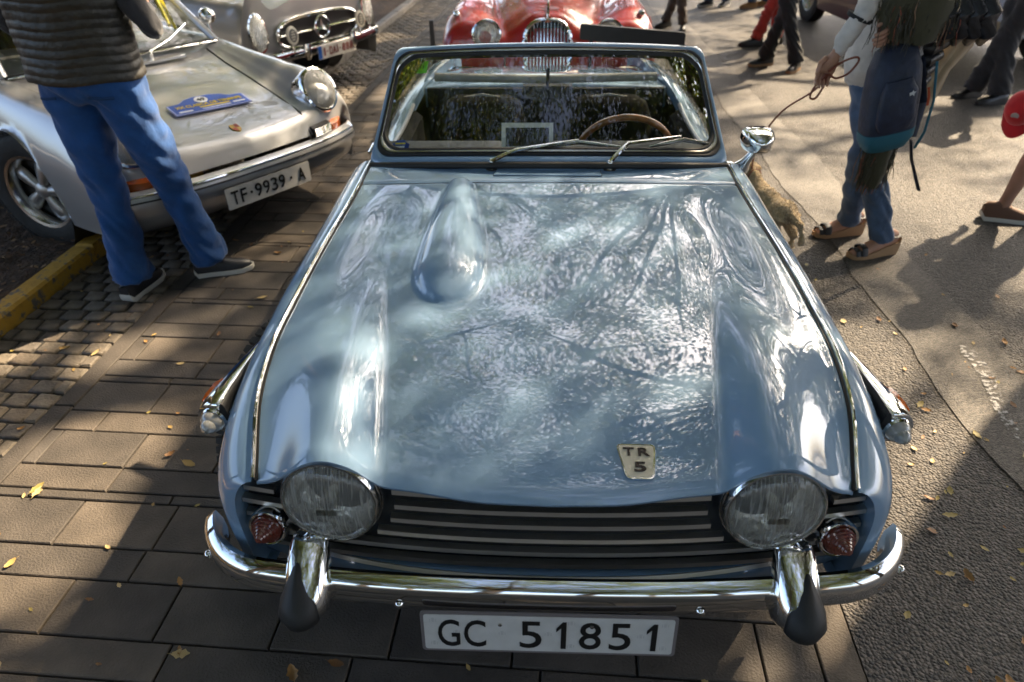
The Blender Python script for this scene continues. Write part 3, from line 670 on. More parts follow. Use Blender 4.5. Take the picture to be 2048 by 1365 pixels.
# wipers
def wiper(piv, knee, end, b0, bm, b1):
    piv = Vector(piv); mb = MB(); off = Vector((0, -.014, .014))
    mb.lathe([(.019, -.02), (.018, .0), (.011, .006), (.010, .022), (.006, .028), (.0005, .029)], piv, (0, -.5, 1), 18); w = mb.build('wiper', CHROME, car)
    mb = MB(); q = [piv+Vector((0, -.01, .02)), Vector(knee)+off*1.6, Vector(end)+off*1.3]
    mb.tube([q[0], q[0].lerp(q[1], .5)+off*.2, q[1], q[1].lerp(q[2], .5), q[2]], [.0085, .0085, .0075, .006, .004], 8, flat=.8); mb.build('wiper_arm', CHROME, w)
    mb = MB(); B = [Vector(b0)+off*.55, Vector(bm)+off*.7, Vector(b1)+off*.55]; mb.tube([B[0], B[0].lerp(B[1], .5)+off*.15, B[1]+off*.2, B[1].lerp(B[2], .5)+off*.15, B[2]], [.003, .005, .006, .005, .003], 6); mb.build('wiper_blade', DULL, w)
    mb = MB(); mb.tube([Vector(b0)+off*.25, Vector(bm)+off*.35, Vector(b1)+off*.25], .0035, 5); mb.build('blade_rubber', RUBBER, w)
    mb = MB(); mb.lathe([(.024, -.012), (.024, .002), (.018, .005)], piv, (0, -.5, 1), 16); mb.build('spindle_seat', RUBBER, w)
wiper((-.181, 1.318, .893), (-.10, 1.352, .922), (.10, 1.388, .945), (-.03, 1.372, .930), (.10, 1.386, .943), (.24, 1.384, .930))
wiper((.201, 1.316, .890), (.262, 1.385, .932), (.44, 1.425, .945), (.335, 1.395, .928), (.45, 1.42, .940), (.565, 1.436, .918))
# door mirror
mb = MB(); mc = Vector((.722, 1.50, .918)); secs = []
for k, (y, w, h) in enumerate(((.030, .048, .036), (.026, .055, .042), (.0, .054, .041), (-.03, .048, .036), (-.055, .034, .026), (-.066, .012, .010))):
    secs.append([mc+Vector((w*math.copysign(abs(math.cos(a))**.6, math.cos(a))*(1.0 if math.sin(a) > 0 else .9), y, h*math.copysign(abs(math.sin(a))**.6, math.sin(a)))) for a in np.linspace(0, 2*math.pi, 29)[:-1]])
mb.rings(secs); mir = mb.build('door_mirror', CHROME, car, sharp=60)
mb = MB(); mb.tube([mc+Vector((-.008, -.01, -.03)), mc+Vector((-.028, -.005, -.07)), mc+Vector((-.042, 0, -.098))], [(.012, .012), (.014, .016), (.020, .03)], 12); mb.build('mirror_stalk', CHROME, mir)
mb = MB(); mb.grid([[mc+Vector((x, .0315, z)) for x in (-.042, .042)] for z in (-.032, .032)]); mb.build('mirror_glass', mat('mirror', (.9, .9, .9), .02, 1), mir)

# body aft of the screen: doors, rear wings, boot, tail
def flank(sx, y0, y1, name, n):
    g = []
    for y in np.linspace(y0, y1, n):
        zt = float(hermite([1.4, 1.55, 1.75, 2.1, 2.35, 2.6, 3.2, 3.6, 3.86], [.872, .83, .80, .792, .805, .815, .79, .75, .69], y)); xo = float(hermite([1.4, 3.0, 3.6, 3.86], [.739, .742, .72, .64], y)); xi = float(hermite([1.4, 2.6, 3.86], [.597, .612, .54], y))
        bot = .25; dy = y-2.98
        if abs(dy) < .362: bot = .33+math.sqrt(.362**2-dy*dy)
        r = []
        for q in np.linspace(0, 1, 14): th = q*math.pi/2; r.append((xi+(xo-xi)*math.sin(th)**1.0, .575+(zt-.575)*math.cos(th)**.7))
        for q in np.linspace(.1, 1, 12): r.append((xo-.02*q*q, .575+(bot-.575)*q))
        r = [(x, max(z, bot)) for x, z in r]; r = [(xi, zt-.05)]+r
        g.append([(sx*x, y, z) for x, z in r])
    mb = MB(); mb.grid(g); return mb.build(name, BLUE, car, sharp=50)
for sx in (-1, 1):
    d = flank(sx, 1.426, 2.30, 'door', 40); mb = MB(); mb.lathe([(.012, 0), (.012, .03), (.003, .034)], (sx*.735, 2.18, .68), (sx, 0, 0), 14); mb.tube([(sx*.772, 2.18, .68), (sx*.775, 2.08, .675)], [.009, .006], 8); mb.build('door_handle', CHROME, d)
    mb = MB(); mb.grid([[(sx*(.598+.012*k), y, z) for k, z in ((0, .80), (-3, .77), (-4, .4))] for y in np.linspace(1.45, 2.30, 12)]); mb.build('door_trim', mat('black_vinyl', (.004, .004, .004), .8, bump=.15, bscale=200, spec=.1), d)
    mb = MB(); mb.tube([(sx*.600, y, float(hermite([1.4, 1.55, 1.75, 2.1, 2.35], [.885, .845, .815, .806, .826], y))) for y in np.linspace(1.46, 2.3, 24)], .009, 8); mb.build('door_capping', mat('silver_trim', (.4, .4, .4), .3, .9), d)
    flank(sx, 2.306, 3.86, 'rear_wing', 70)
    mb = MB(); mb.lathe([(.355, 0), (.355, .2), (.2, .2)], (sx*.69, 2.98, .33), (-sx, 0, 0), 40); mb.build('wheel_well', BLACK, car)
mb = MB(); xs = np.linspace(-1, 1, 25)
mb.grid([[(x*float(hermite([2.6, 3.86], [.612, .54], min(y, 3.86))), y, z+.02*(1-x*x)) for x in xs] for y, z in ((2.70, .70), (2.705, .785), (2.72, .795), (3.0, .775), (3.3, .735), (3.6, .685), (3.80, .64), (3.88, .60), (3.90, .50), (3.86, .36), (3.7, .28))]); mb.build('boot', BLUE, car, sharp=60)
mb = MB(); mb.tube([(x, 3.90+.0*x, .46) for x in np.linspace(-.68, .68, 12)], [(.05, .03)]*12, 12); mb.build('rear_bumper', CHROME, car)
mb = MB(); mb.tube([(.55*math.cos(a), 2.70+.05*math.sin(a), .848) for a in np.linspace(math.pi, 2*math.pi, 3)]+[], .02, 10); mb.build('cockpit_rail', mat('pale_vinyl', (.30, .29, .26), .5), car)
VIN = mat('black_vinyl', (.010, .010, .010), .45)
mb = MB(); mb.box((0, 2.1, .30), (1.22, 1.5, .04)); mb.box((0, 2.68, .55), (1.18, .03, .5)); mb.box((0, 1.95, .40), (.18, 1.2, .16)); mb.build('cockpit_floor', mat('carpet', (.012, .012, .012), .95), car, smooth=False)
mb = MB(); secs = []
for x in np.linspace(-.585, .585, 13): secs.append([(x, 1.42-.03*(1-(x/.6)**2), .885), (x, 1.50, .893), (x, 1.60, .885), (x, 1.615, .85), (x, 1.60, .70), (x, 1.45, .70)])
mb.rings(secs); mb.build('dashboard', mat('dash_black', (.018, .019, .020), .6, bump=.1, bscale=150), car, sharp=40)
for x in (-.30, .30):                                                # seats
    mb = MB(); mb.rings([[(x+w*math.copysign(abs(math.cos(a))**.55, math.cos(a)), y+d*math.copysign(abs(math.sin(a))**.7, math.sin(a)), z) for a in np.linspace(0, 2*math.pi, 25)[:-1]] for z, y, w, d in ((.38, 2.34, .18, .05), (.46, 2.36, .225, .07), (.60, 2.41, .225, .065), (.71, 2.46, .21, .055), (.785, 2.49, .18, .045), (.81, 2.50, .13, .025))]); s_ = mb.build('seat', VIN, car)
    mb = MB(); mb.rings([[(x+w*math.copysign(abs(math.cos(a))**.5, math.cos(a)), 2.10+d*math.copysign(abs(math.sin(a))**.5, math.sin(a)), z) for a in np.linspace(0, 2*math.pi, 25)[:-1]] for z, w, d in ((.34, .22, .24), (.44, .235, .26), (.475, .22, .24), (.485, .15, .17))]); mb.build('seat_cushion', VIN, s_)
    mb = MB(); mb.tube([(x-.15, 2.462, .76), (x-.10, 2.485, .803), (x, 2.49, .817), (x+.10, 2.485, .803), (x+.15, 2.462, .76)], .006, 6); mb.build('piping', mat('pale_vinyl', (.3, .3, .3), .5), s_)
# steering wheel with wooden rim
sc = Vector((.305, 1.80, .765)); sn = Vector((0, -.90, -.42)).normalized(); a_, b_, d_ = frame_of(sn)
WOOD = mat('wood_rim', (.32, .125, .035), .3, var=.35, vscale=30, coat=.7)
mb = MB(); rad = .185; n = 48
mb.rings([[sc+(a_*math.cos(t)+b_*math.sin(t))*(rad+.0125*math.cos(p))+d_*.0125*math.sin(p) for p in np.linspace(0, 2*math.pi, 11)[:-1]] for t in np.linspace(0, 2*math.pi, n+1)], True, False); swh = mb.build('steering_wheel', WOOD, car)
mb = MB(); mb.lathe([(.0, -.0), (.035, .0), (.045, .02), (.04, .04)], sc+d_*.0, d_, 20)
for t in (R(0), R(180), R(270)): mb.box(sc+(a_*math.cos(t)+b_*math.sin(t))*.11, (.15, .02, .003), Matrix((a_*math.cos(t)+b_*math.sin(t), (-a_*math.sin(t)+b_*math.cos(t)), d_)).transposed())
mb.tube([sc, sc+d_*.25], .02, 10); mb.build('wheel_spokes', mat('spoke_metal', (.5, .5, .5), .25, 1), swh)
mb = MB(); mb.tube([(.0, 1.60, 1.075), (0, 1.56, 1.14)], .006, 6); secs = [[(x, 1.60+dy*.5, 1.06+dz) for dy, dz in ((-.02, -.022), (.02, -.018), (.02, .022), (-.02, .018))] for x in (-.085, .085)]; mb.rings(secs); mb.build('rear_view_mirror', BLACK, car, smooth=False)

# road wheels
def wheel(parent, c, sx, rad, wid, steer=0, style='steel', spin=0):
    Rm = Matrix.Rotation(steer, 3, 'Z'); c = Vector(c); ax = Rm @ Vector((sx, 0, 0)); w = wid/2; rr = rad*.62 if style != 'steel' else rad*.585
    e = w*.88
    mb = MB(); mb.lathe([(rr+.012, -e), (rr+.012, e-.004), (rr+.004, e), (rr-.006, e-.006), (rr-.010, e-.02), (rr-.02, e-.045), (rr-.05, e-.05), (rr*.5, e-.03), (rr*.42, e-.028), (rr*.34, e-.012), (rr*.2, e-.006), (.001, e-.004)] if style == 'steel' else [(rr+.012, -e), (rr+.012, e-.004), (rr+.006, e+.002), (rr-.008, e-.002), (rr-.016, e-.02), (rr-.022, e-.07), (rr*.3, e-.08), (.001, e-.08)], c, ax, 40)
    rim = mb.build('wheel', DULL if style == 'steel' else mat('rim_black', (.012, .012, .012), .4), parent)
    mb = MB(); pr = [(rr, -e), (rr+.02, -w), (rad-.035, -w*1.02), (rad-.010, -w*.86)]
    for k in range(9): q = -w*.72+k*w*1.44/8; pr += [(rad, q-.006), (rad, q+.006), (rad-.006, q+.008)] if k < 8 else [(rad, q)]
    pr += [(rad-.010, w*.86), (rad-.035, w*1.02), (rr+.02, w), (rr+.002, e)]
    mb.lathe(pr, c, ax, 72); mb.build('tyre', TYRE, rim, sharp=35)
    a, b, d = frame_of(ax)
    mb = MB()                                                        # tread blocks standing off the carcass
    for i in range(72):
        t = i/72*2*math.pi
        for k in range(-2, 3): 
            tt = t+abs(k)*.03; mb.box(c+(a*math.cos(tt)+b*math.sin(tt))*(rad+.001)+ax*(k*w*.36), (.012, .020, wid*.15), Matrix((a*math.cos(tt)+b*math.sin(tt), -a*math.sin(tt)+b*math.cos(tt), ax)).transposed())
    o = mb.build('tread', TYRE, rim, smooth=False)
    if style == 'petal':
        SIL = mat('petal_silver', (.42, .41, .40), .35, .8); mb = MB(); mb.lathe([(rr*.22, e-.05), (rr*.22, e-.022), (rr*.17, e-.014), (.001, e-.012)], c, ax, 24); mb.build('hub_cap', SIL, rim)
        mb = MB(); mb.lathe([(rr+.010, e-.01), (rr+.008, e+.006), (rr-.008, e+.002), (rr-.020, e-.016), (rr-.028, e-.05)], c, ax, 48); mb.build('rim_lip', mat('alloy', (.55, .54, .52), .22, 1), rim)
        for k in range(5):
            t = R(90+72*k)+spin; u_ = a*math.cos(t)+b*math.sin(t); v_ = -a*math.sin(t)+b*math.cos(t); mb = MB()
            mb.rings([[c+u_*r_+v_*ww*s+ax*(e-h) for s, h in ((-1, h0+.02), (-.85, h0), (0, h0-.010), (.85, h0), (1, h0+.02))] for r_, ww, h0 in ((rr*.16, .022, .026), (rr*.35, .030, .028), (rr*.6, .040, .030), (rr*.78, .040, .034), (rr*.88, .026, .044))], True, True); mb.build('spoke', SIL, rim, sharp=60)
        for k in range(5):
            t = R(126+72*k)+spin; mb = MB(); mb.lathe([(.010, 0), (.010, .014), (.001, .018)], c+(a*math.cos(t)+b*math.sin(t))*rr*.36+ax*(e-.075), ax, 8); mb.build('wheel_nut', CHROME, rim)
    return rim
wheel(car, (-.705, .74, .327), -1, .327, .165, R(-20)); wheel(car, (.640, .74, .327), 1, .327, .165, R(-20))
wheel(car, (-.645, 2.98, .327), -1, .327, .165); wheel(car, (.645, 2.98, .327), 1, .327, .165)

# framed card on the dash
root = thing('framed_card', 'white card mount with a dark window propped behind the windscreen', 'card', (-.068, 1.47, .893), absolute=True)
cp = lambda x, y, z=0: Vector((-.068+x, 1.450+y*.45, .900+y*.89))+Vector((0, -.89, .45))*z
mb = MB(); out = [(-.088, 0), (.088, 0), (.088, .092), (-.088, .092)]; inn = [(-.074, .014), (.074, .014), (.074, .076), (-.074, .076)]
mb.add([cp(*p, .002) for p in out]+[cp(*p, .002) for p in inn]+[cp(*p, -.001) for p in out], [(0, 1, 5, 4), (1, 2, 6, 5), (2, 3, 7, 6), (3, 0, 4, 7), (0, 1, 9, 8), (1, 2, 10, 9), (2, 3, 11, 10), (3, 0, 8, 11)]); mb.build('card_mount', mat('card_white', (.62, .60, .54), .7), root, smooth=False)
mb = MB(); mb.add([cp(*p, .0008) for p in inn], [(0, 1, 2, 3)]); mb.build('card_picture', mat('card_dark', (.012, .014, .016), .08, coat=1), root, smooth=False)
# ------------------------------------------------------------------ silver coupe parked across the kerb (local frame: nose at y=0, x to its left side)
SILVER = mat('silver_paint', (.40, .40, .405), .34, .35, coat=1, coat_ior=1.9)
por = thing('coupe', 'silver coupe with round headlights parked nose over the cobbles', 'car', (-1.509, 2.636, 0), R(54.5))
stn = [(.02, [(0, .47), (.22, .47, .01), (.42, .468, .03), (.52, .462, .06), (.60, .455, .09), (.68, .44, .14), (.725, .41, .20), (.735, .35, .24), (.72, .28, .26)]),
 (.07, [(0, .545), (.22, .545, .01), (.42, .55, .02), (.50, .56, .03), (.59, .56, .05), (.685, .53, .08), (.745, .47, .12), (.755, .36, .14), (.735, .25, .14)]),
 (.16, [(0, .585), (.22, .588), (.41, .595), (.48, .625), (.575, .665), (.69, .63), (.765, .52), (.775, .37), (.75, .23)]),
 (.30, [(0, .625), (.23, .628), (.41, .632), (.49, .680), (.58, .742), (.69, .705), (.78, .56), (.79, .38), (.765, .22)]),
 (.55, [(0, .68), (.25, .682), (.44, .683), (.525, .72), (.605, .765), (.71, .725), (.79, .57), (.80, .40), (.775, .2)]),
 (.95, [(0, .75), (.28, .748), (.49, .745), (.57, .77), (.64, .79), (.735, .745), (.80, .58), (.81, .4), (.78, .2)]),
 (1.3, [(0, .81), (.3, .808), (.53, .803), (.61, .815), (.67, .82), (.745, .77), (.80, .6), (.81, .4), (.78, .2)]),
 (1.9, [(0, .80), (.3, .80), (.55, .81), (.63, .83), (.69, .82), (.76, .76), (.80, .6), (.81, .4), (.78, .2)]),
 (3.0, [(0, .82), (.3, .82), (.55, .84), (.63, .85), (.69, .82), (.77, .75), (.815, .6), (.82, .4), (.78, .2)]),
 (3.7, [(0, .78), (.3, .78), (.5, .77), (.58, .75), (.66, .72), (.74, .66), (.79, .55), (.79, .4), (.75, .24)]),
 (4.12, [(0, .50), (.3, .50), (.45, .50), (.52, .49), (.58, .47), (.64, .45), (.67, .42), (.67, .36), (.65, .3)])]
mb = MB(); PB_ = body_loft(mb, stn, 130, 60, ((.93, .30, .335), (3.2, .30, .335))); mb.build('body', SILVER, por, sharp=70)
def surf(B, x, y):
    """height of a lofted body at (x, y)"""
    D = (B[..., 0]-abs(x))**2+(B[..., 1]-y)**2; D = D+(B[..., 2] < .45)*10; i, j = np.unravel_index(np.argmin(D), D.shape); return B[i, j, 2]
PGAP = mat('shut_line', (.015, .015, .015), .6)
for sx in (-1, 1):
    mb = MB(); mb.tube([(sx*x, y, surf(PB_, x, y)+.001) for x, y in ((.385, .045), (.395, .12), (.405, .30), (.43, .55), (.475, .9), (.52, 1.16))], .0045, 5); mb.build('shut_line', PGAP, por)
    o = Vector((sx*.572, .150, .668)); ax = Vector((sx*.06, -.90, .42)).normalized()
    mb = MB(); mb.lathe([(.112, -.11), (.118, -.06), (.121, -.006), (.117, .006), (.106, .010), (.100, .006)], o, ax, 44, 1, 1.08); h = mb.build('headlight', CHROME, por)
    mb = MB(); mb.lathe([(.103, .004), (.102, -.03), (.07, -.07), (.001, -.09)], o, ax, 36, 1, 1.08); mb.build('reflector', REFLECT, h)
    mb = MB(); mb.lathe([(.103, .006), (.095, .016), (.07, .027), (.035, .033), (.0005, .035)], o, ax, 36, 1, 1.08); mb.build('lens', LAMPGLASS, h)
    mb = MB(); mb.rings([[(sx*x, y0+dy, z) for dy, z in ((-.012, .448), (-.014, .487), (.03, .50), (.03, .44))] for x, y0 in ((.555, .075), (.60, .088), (.66, .135), (.71, .205), (.735, .28))]); mb.build('indicator', AMBER, por, sharp=30)
    g = MB(); g.rings([[(sx*x, y0+dy, z) for dy, z in ((-.006, .452), (-.008, .500), (.03, .512), (.03, .44))] for x, y0 in ((.40, .035), (.47, .048), (.545, .068))]); hg = g.build('horn_grille', BLACK, por, smooth=False)
    for z in (.460, .472, .484, .496):
        mb = MB(); mb.tube([(sx*x, y0-.009, z) for x, y0 in ((.405, .035), (.47, .048), (.54, .068))], .0032, 5); mb.build('grille_slat', CHROME, hg)
# bumper blade with trim, apron
def pb(x): return -.02+.10*(abs(x)/.70)**3
mb = MB(); xs = np.concatenate([np.linspace(-.70, .70, 45)]); secs = []
for x in xs: secs.append([(x, pb(x)+dy, z) for dy, z in ((.03, .455), (-.006, .453), (-.024, .436), (-.034, .408), (-.032, .382), (.03, .365))])
for sx in (1, -1):
    ext = [[(sx*(.74+.03*k/3), .14+.12*k+dy*.2, z) for dy, z in ((.03, .455), (-.006, .453), (-.024, .436), (-.034, .408), (-.032, .382), (.03, .365))] for k in range(3)]
    secs = secs+ext if sx > 0 else ext[::-1]+secs
mb.rings(secs); bm = mb.build('bumper', SILVER, por, sharp=50)
mb = MB(); mb.tube([(-.755, .30, .44), (-.745, .15, .442)]+[(x, pb(x)-.020, .442) for x in np.linspace(-.69, .69, 30)]+[(.745, .15, .442), (.755, .30, .44)], (.007), 8); mb.build('chrome_strip', CHROME, bm)
mb = MB(); mb.tube([(-.755, .30, .415), (-.742, .14, .415)]+[(x, pb(x)-.033, .415) for x in np.linspace(-.69, .69, 30)]+[(.742, .14, .415), (.755, .30, .415)], (.0045), 8); mb.build('rubber_strip', RUBBER, bm)
mb = MB(); mb.grid([[(x, pb(x)+.02+dy, z) for x in np.linspace(-.72, .72, 30)] for dy, z in ((0, .365), (.0, .33), (.03, .27), (.09, .22), (.2, .20))]); mb.build('apron', SILVER, por)
# plate, bolted below the bumper
pp = lambda cx: (lambda x, y, z=0: Vector((cx+x, -.052-z, .318+y)))
mb = MB(); mb.prism(rrect(.53, .112, .006), pp(0), -.004); pt = mb.build('number_plate', PLATEW, por, smooth=False)
for ch, cx, w in (('T', -.215, .042), ('F', -.165, .036), ('9', -.075, .040), ('9', -.025, .040), ('3', .025, .040), ('9', .075, .040), ('A', .205, .046)):
    mb = MB(); put_text(mb, ch, .1, pp(cx), .0012, .0010, width=w, height=.072); mb.v = [(a, b-.002, c) for a, b, c in mb.v]; mb.build('plate_character', INK, pt, smooth=False)
for cx in (-.118, .135): mb = MB(); mb.prism(rrect(.013, .013, .003), lambda x, y, z=0: pp(cx)(x, y, z), .002); mb.build('plate_dot', INK, pt, smooth=False)
# crest
mb = MB(); cz = surf(PB_, 0, .15); mb.prism(rpoly([(-.026, .034), (-.024, -.012), (0, -.036), (.024, -.012), (.026, .034)], .008), lambda x, y, z=0: Vector((x, .150+y*.93, cz+.003+y*.36+z)), .005); cr = mb.build('crest', mat('crest_gold', (.42, .27, .08), .3, .8), por)
mb = MB(); mb.prism([(0, .004), (.022, .004), (.020, .03), (0, .03)], lambda x, y, z=0: Vector((x, .150+y*.93, cz+.0085+y*.36+z)), .001); mb.prism([(-.021, -.012), (0, -.030), (0, .002), (-.021, .002)], lambda x, y, z=0: Vector((x, .150+y*.93, cz+.0085+y*.36+z)), .001); mb.build('crest_red_field', mat('crest_red', (.35, .03, .02), .4), cr, smooth=False)
# screen, roof and glass
A = [(.62, 1.24, .825), (.50, 1.80, 1.24)]
mb = MB(); rows = []
for b in np.linspace(0, 1, 8):
    w = .62-.12*b; rows.append([(w*a, 1.24+.56*b-.10*(1-a*a)*(1-.3*b), .825+.415*b+.02*(1-a*a)) for a in np.linspace(-1, 1, 21)])
mb.grid(rows); wsn = mb.build('windscreen', GLASS, por)
for sx in (-1, 1):
    mb = MB(); mb.tube([(sx*.63, 1.22, .81), (sx*.57, 1.5, 1.03), (sx*.505, 1.80, 1.245), (sx*.51, 2.3, 1.29), (sx*.53, 2.9, 1.20), (sx*.58, 3.4, .90)], .022, 8); mb.build('pillar', SILVER, por)
    mb = MB(); mb.grid([[(sx*x, y, z) for x, y, z in ((.655, 1.35, .85), (.665, 2.0, .86), (.665, 2.6, .86), (.65, 3.1, .86))], [(sx*x, y, z) for x, y, z in ((.52, 1.80, 1.22), (.53, 2.1, 1.26), (.54, 2.6, 1.22), (.57, 3.1, 1.02))]]); mb.build('side_window', GLASS, por)
mb = MB(); mb.grid([[(w*a, y, z+.04*(1-a*a)) for a in np.linspace(-1, 1, 13)] for y, z, w in ((1.80, 1.245, .50), (2.0, 1.275, .505), (2.4, 1.28, .51), (2.8, 1.225, .53), (3.2, 1.05, .55), (3.5, .86, .58))]); mb.build('roof', SILVER, por)
mb = MB(); mb.tube([(.63*a, 1.215-.10*(1-a*a), .815+.022*(1-a*a)) for a in np.linspace(-1, 1, 25)], .011, 8); mb.build('screen_seal', RUBBER, wsn)
mb = MB(); mb.tube([(.62*a, 1.195-.10*(1-a*a), .815+.022*(1-a*a)) for a in np.linspace(-1, 1, 25)], .005, 6); mb.build('screen_trim', CHROME, wsn)
mb = MB(); mb.box((0, 1.075, .795), (.62, .055, .012), Euler((R(8), 0, 0))); mb.build('cowl_vent', SILVER, por, smooth=False)
mb = MB(); mb.tube([(.44, 1.33, .90), (.50, 1.56, 1.08), (.475, 1.56, 1.10), (.40, 1.32, .92)], .012, 5); mb.build('yellow_strip', mat('yellow_tape', (.62, .52, .02), .5), wsn)
for px_, ex in ((-.30, .06), (.12, .46)):
    mb = MB(); mb.lathe([(.014, -.02), (.012, .02), (.002, .028)], (px_, 1.10, .815), (0, -.3, 1), 12); mb.tube([(px_, 1.10, .84), (px_+(ex-px_)*.5, 1.16, .875), (ex, 1.235, .935)], [.006, .005, .004], 6); w = mb.build('wiper', CHROME, por)
mb = MB(); mb.box((0, 2.0, .62), (1.25, 1.6, .3)); mb.box((-.33, 2.2, .85), (.46, .12, .5)); mb.box((.33, 2.2, .85), (.46, .12, .5)); mb.build('cabin', VIN, por, smooth=False)
mb = MB(); mb.lathe([(.036, 0), (.048, .02), (.05, .05), (.044, .075), (.02, .095), (.001, .10)], (.70, 1.42, .93), (.0, -1, .1), 24, 1, 1); mb.tube([(.70, 1.39, .905), (.715, 1.40, .80)], [.010, .016], 10); mb.build('door_mirror', CHROME, por)
wheel(por, (-.715, .93, .305), -1, .312, .165, R(22), 'petal', .3); wheel(por, (.695, .93, .305), 1, .312, .165, R(22), 'petal'); wheel(por, (-.695, 3.2, .305), -1, .312, .175, 0, 'petal', .8); wheel(por, (.695, 3.2, .305), 1, .312, .175, 0, 'petal')
for sx in (-1, 1):
    for yw in (.93, 3.2): mb = MB(); mb.lathe([(.33, 0), (.33, .2), (.2, .2)], (sx*.775, yw, .30), (-sx, 0, 0), 36); mb.build('wheel_well', BLACK, por)
    mb = MB(); mb.tube([(sx*.80, 1.32, .235), (sx*.80, 2.85, .235)], [(.02, .018)]*2, 8); mb.build('sill_trim', CHROME, por)
# rally plaque lying on its bonnet
pqx, pqy = .03, .42; pz = surf(PB_, pqx, pqy)
def pq(x, y, z=0): c, s = math.cos(R(-6)), math.sin(R(-6)); X_ = c*x-s*y; Y_ = s*x+c*y; return Vector((pqx+X_, pqy+Y_*.975, pz+.010+Y_*.225+z))
plq = thing('rally_plaque', 'blue arched rally plaque numbered 49 lying on the silver bonnet', 'rally plaque', (0, 0, 0))
plq.matrix_world = Matrix.Translation((-1.509, 2.636, 0)) @ Matrix.Rotation(R(54.5), 4, 'Z')
plq.location = plq.matrix_world @ Vector((pqx, pqy, pz)); plq.rotation_euler = (0, 0, R(54.5)); OFF = Vector((pqx, pqy, pz))
pq2 = lambda x, y, z=0: pq(x, y, z)-OFF
shape = [(-.215, -.075), (.215, -.075), (.215, .035), (.15, .04), (.105, .075), (.05, .092), (-.05, .092), (-.105, .075), (-.15, .04), (-.215, .035)]
mb = MB(); mb.prism(shape, pq2, .006); bd = mb.build('board', mat('plaque_rim', (.30, .34, .62), .5), plq, smooth=False)
mb = MB(); mb.prism([(x*.96, (y-.008)*.93+.008) for x, y in shape], lambda x, y, z=0: pq2(x, y, z+.006), .001); mb.build('plaque_face', mat('plaque_blue', (.012, .06, .36), .35, coat=.3), plq, smooth=False)
mb = MB(); mb.lathe([(.036, 0), (.036, .0015), (.0005, .0015)], pq2(-.02, .045, .0065), (0, -.22, .97), 28); mb.build('number_disc', mat('print_white', (.6, .62, .66), .6), plq, smooth=False)
YEL = mat('print_yellow', (.55, .42, .03), .6)
def word(txt, cx, cy, w, h, m, z=.0085):
    mb = MB(); put_text(mb, txt, .05, lambda x, y, zz=0: pq2(x+cx, y+cy, zz+z), .0005, .0012, width=w, height=h); mb.build('plaque_lettering', m, plq, smooth=False)
mat('print_white', (.6, .62, .66), .6); word('49', -.02, .045, .046, .034, INK, .009); word('XX CLASICA DE TENERIFE', 0, -.008, .37, .028, YEL); 
for cx, cy, w, h, m in ((.02, -.036, .17, .014, YEL), (-.15, -.055, .075, .014, MATS['print_white']), (.155, -.045, .07, .013, MATS['print_white']), (.02, -.058, .16, .007, MATS['print_white'])):
    mb = MB(); mb.prism([(cx-w/2, cy-h/2), (cx+w/2, cy-h/2), (cx+w/2, cy+h/2), (cx-w/2, cy+h/2)], lambda x, y, z=0: pq2(x, y, z+.0072), .0006); mb.build('plaque_print_bar', m, plq, smooth=False)

# ------------------------------------------------------------------ grey convertible with star grille behind it
GREY = mat('grey_paint', (.29, .285, .28), .35, .25, coat=1, coat_ior=1.6)
mer = thing('grey_convertible', 'grey convertible with tall oval headlights and a star on its grille', 'car', (-1.95, 5.67, 0), R(63))
stm = [(.06, [(0, .43), (.25, .43), (.48, .43), (.56, .43, .01), (.64, .43, .02), (.74, .43, .05), (.80, .42, .10), (.81, .36, .12), (.79, .26, .12)]),
 (.07, [(0, .71), (.25, .70), (.46, .67), (.54, .69), (.64, .77), (.74, .76), (.81, .60, .06), (.825, .42, .08), (.80, .24, .08)]),
 (.11, [(0, .745), (.25, .735), (.46, .71), (.55, .73), (.65, .815), (.75, .80), (.825, .62), (.84, .42), (.81, .23)]),
 (.30, [(0, .80), (.27, .79), (.48, .77), (.56, .785), (.66, .845), (.76, .82), (.845, .64), (.855, .42), (.82, .22)]),
 (.8, [(0, .865), (.3, .855), (.52, .835), (.60, .84), (.68, .87), (.77, .84), (.86, .65), (.87, .42), (.83, .2)]),
 (1.4, [(0, .905), (.3, .90), (.55, .885), (.62, .88), (.70, .89), (.78, .855), (.865, .65), (.875, .42), (.83, .2)]),
 (2.8, [(0, .82), (.3, .82), (.55, .86), (.62, .88), (.70, .885), (.78, .85), (.865, .65), (.875, .42), (.83, .2)]),
 (4.2, [(0, .76), (.3, .76), (.52, .76), (.60, .76), (.68, .75), (.74, .72), (.80, .6), (.81, .45), (.78, .3)])]
mb = MB(); MBs = body_loft(mb, stm, 140, 56, ((.86, .32, .35), (3.26, .32, .35))); mb.build('body', GREY, mer, sharp=60)
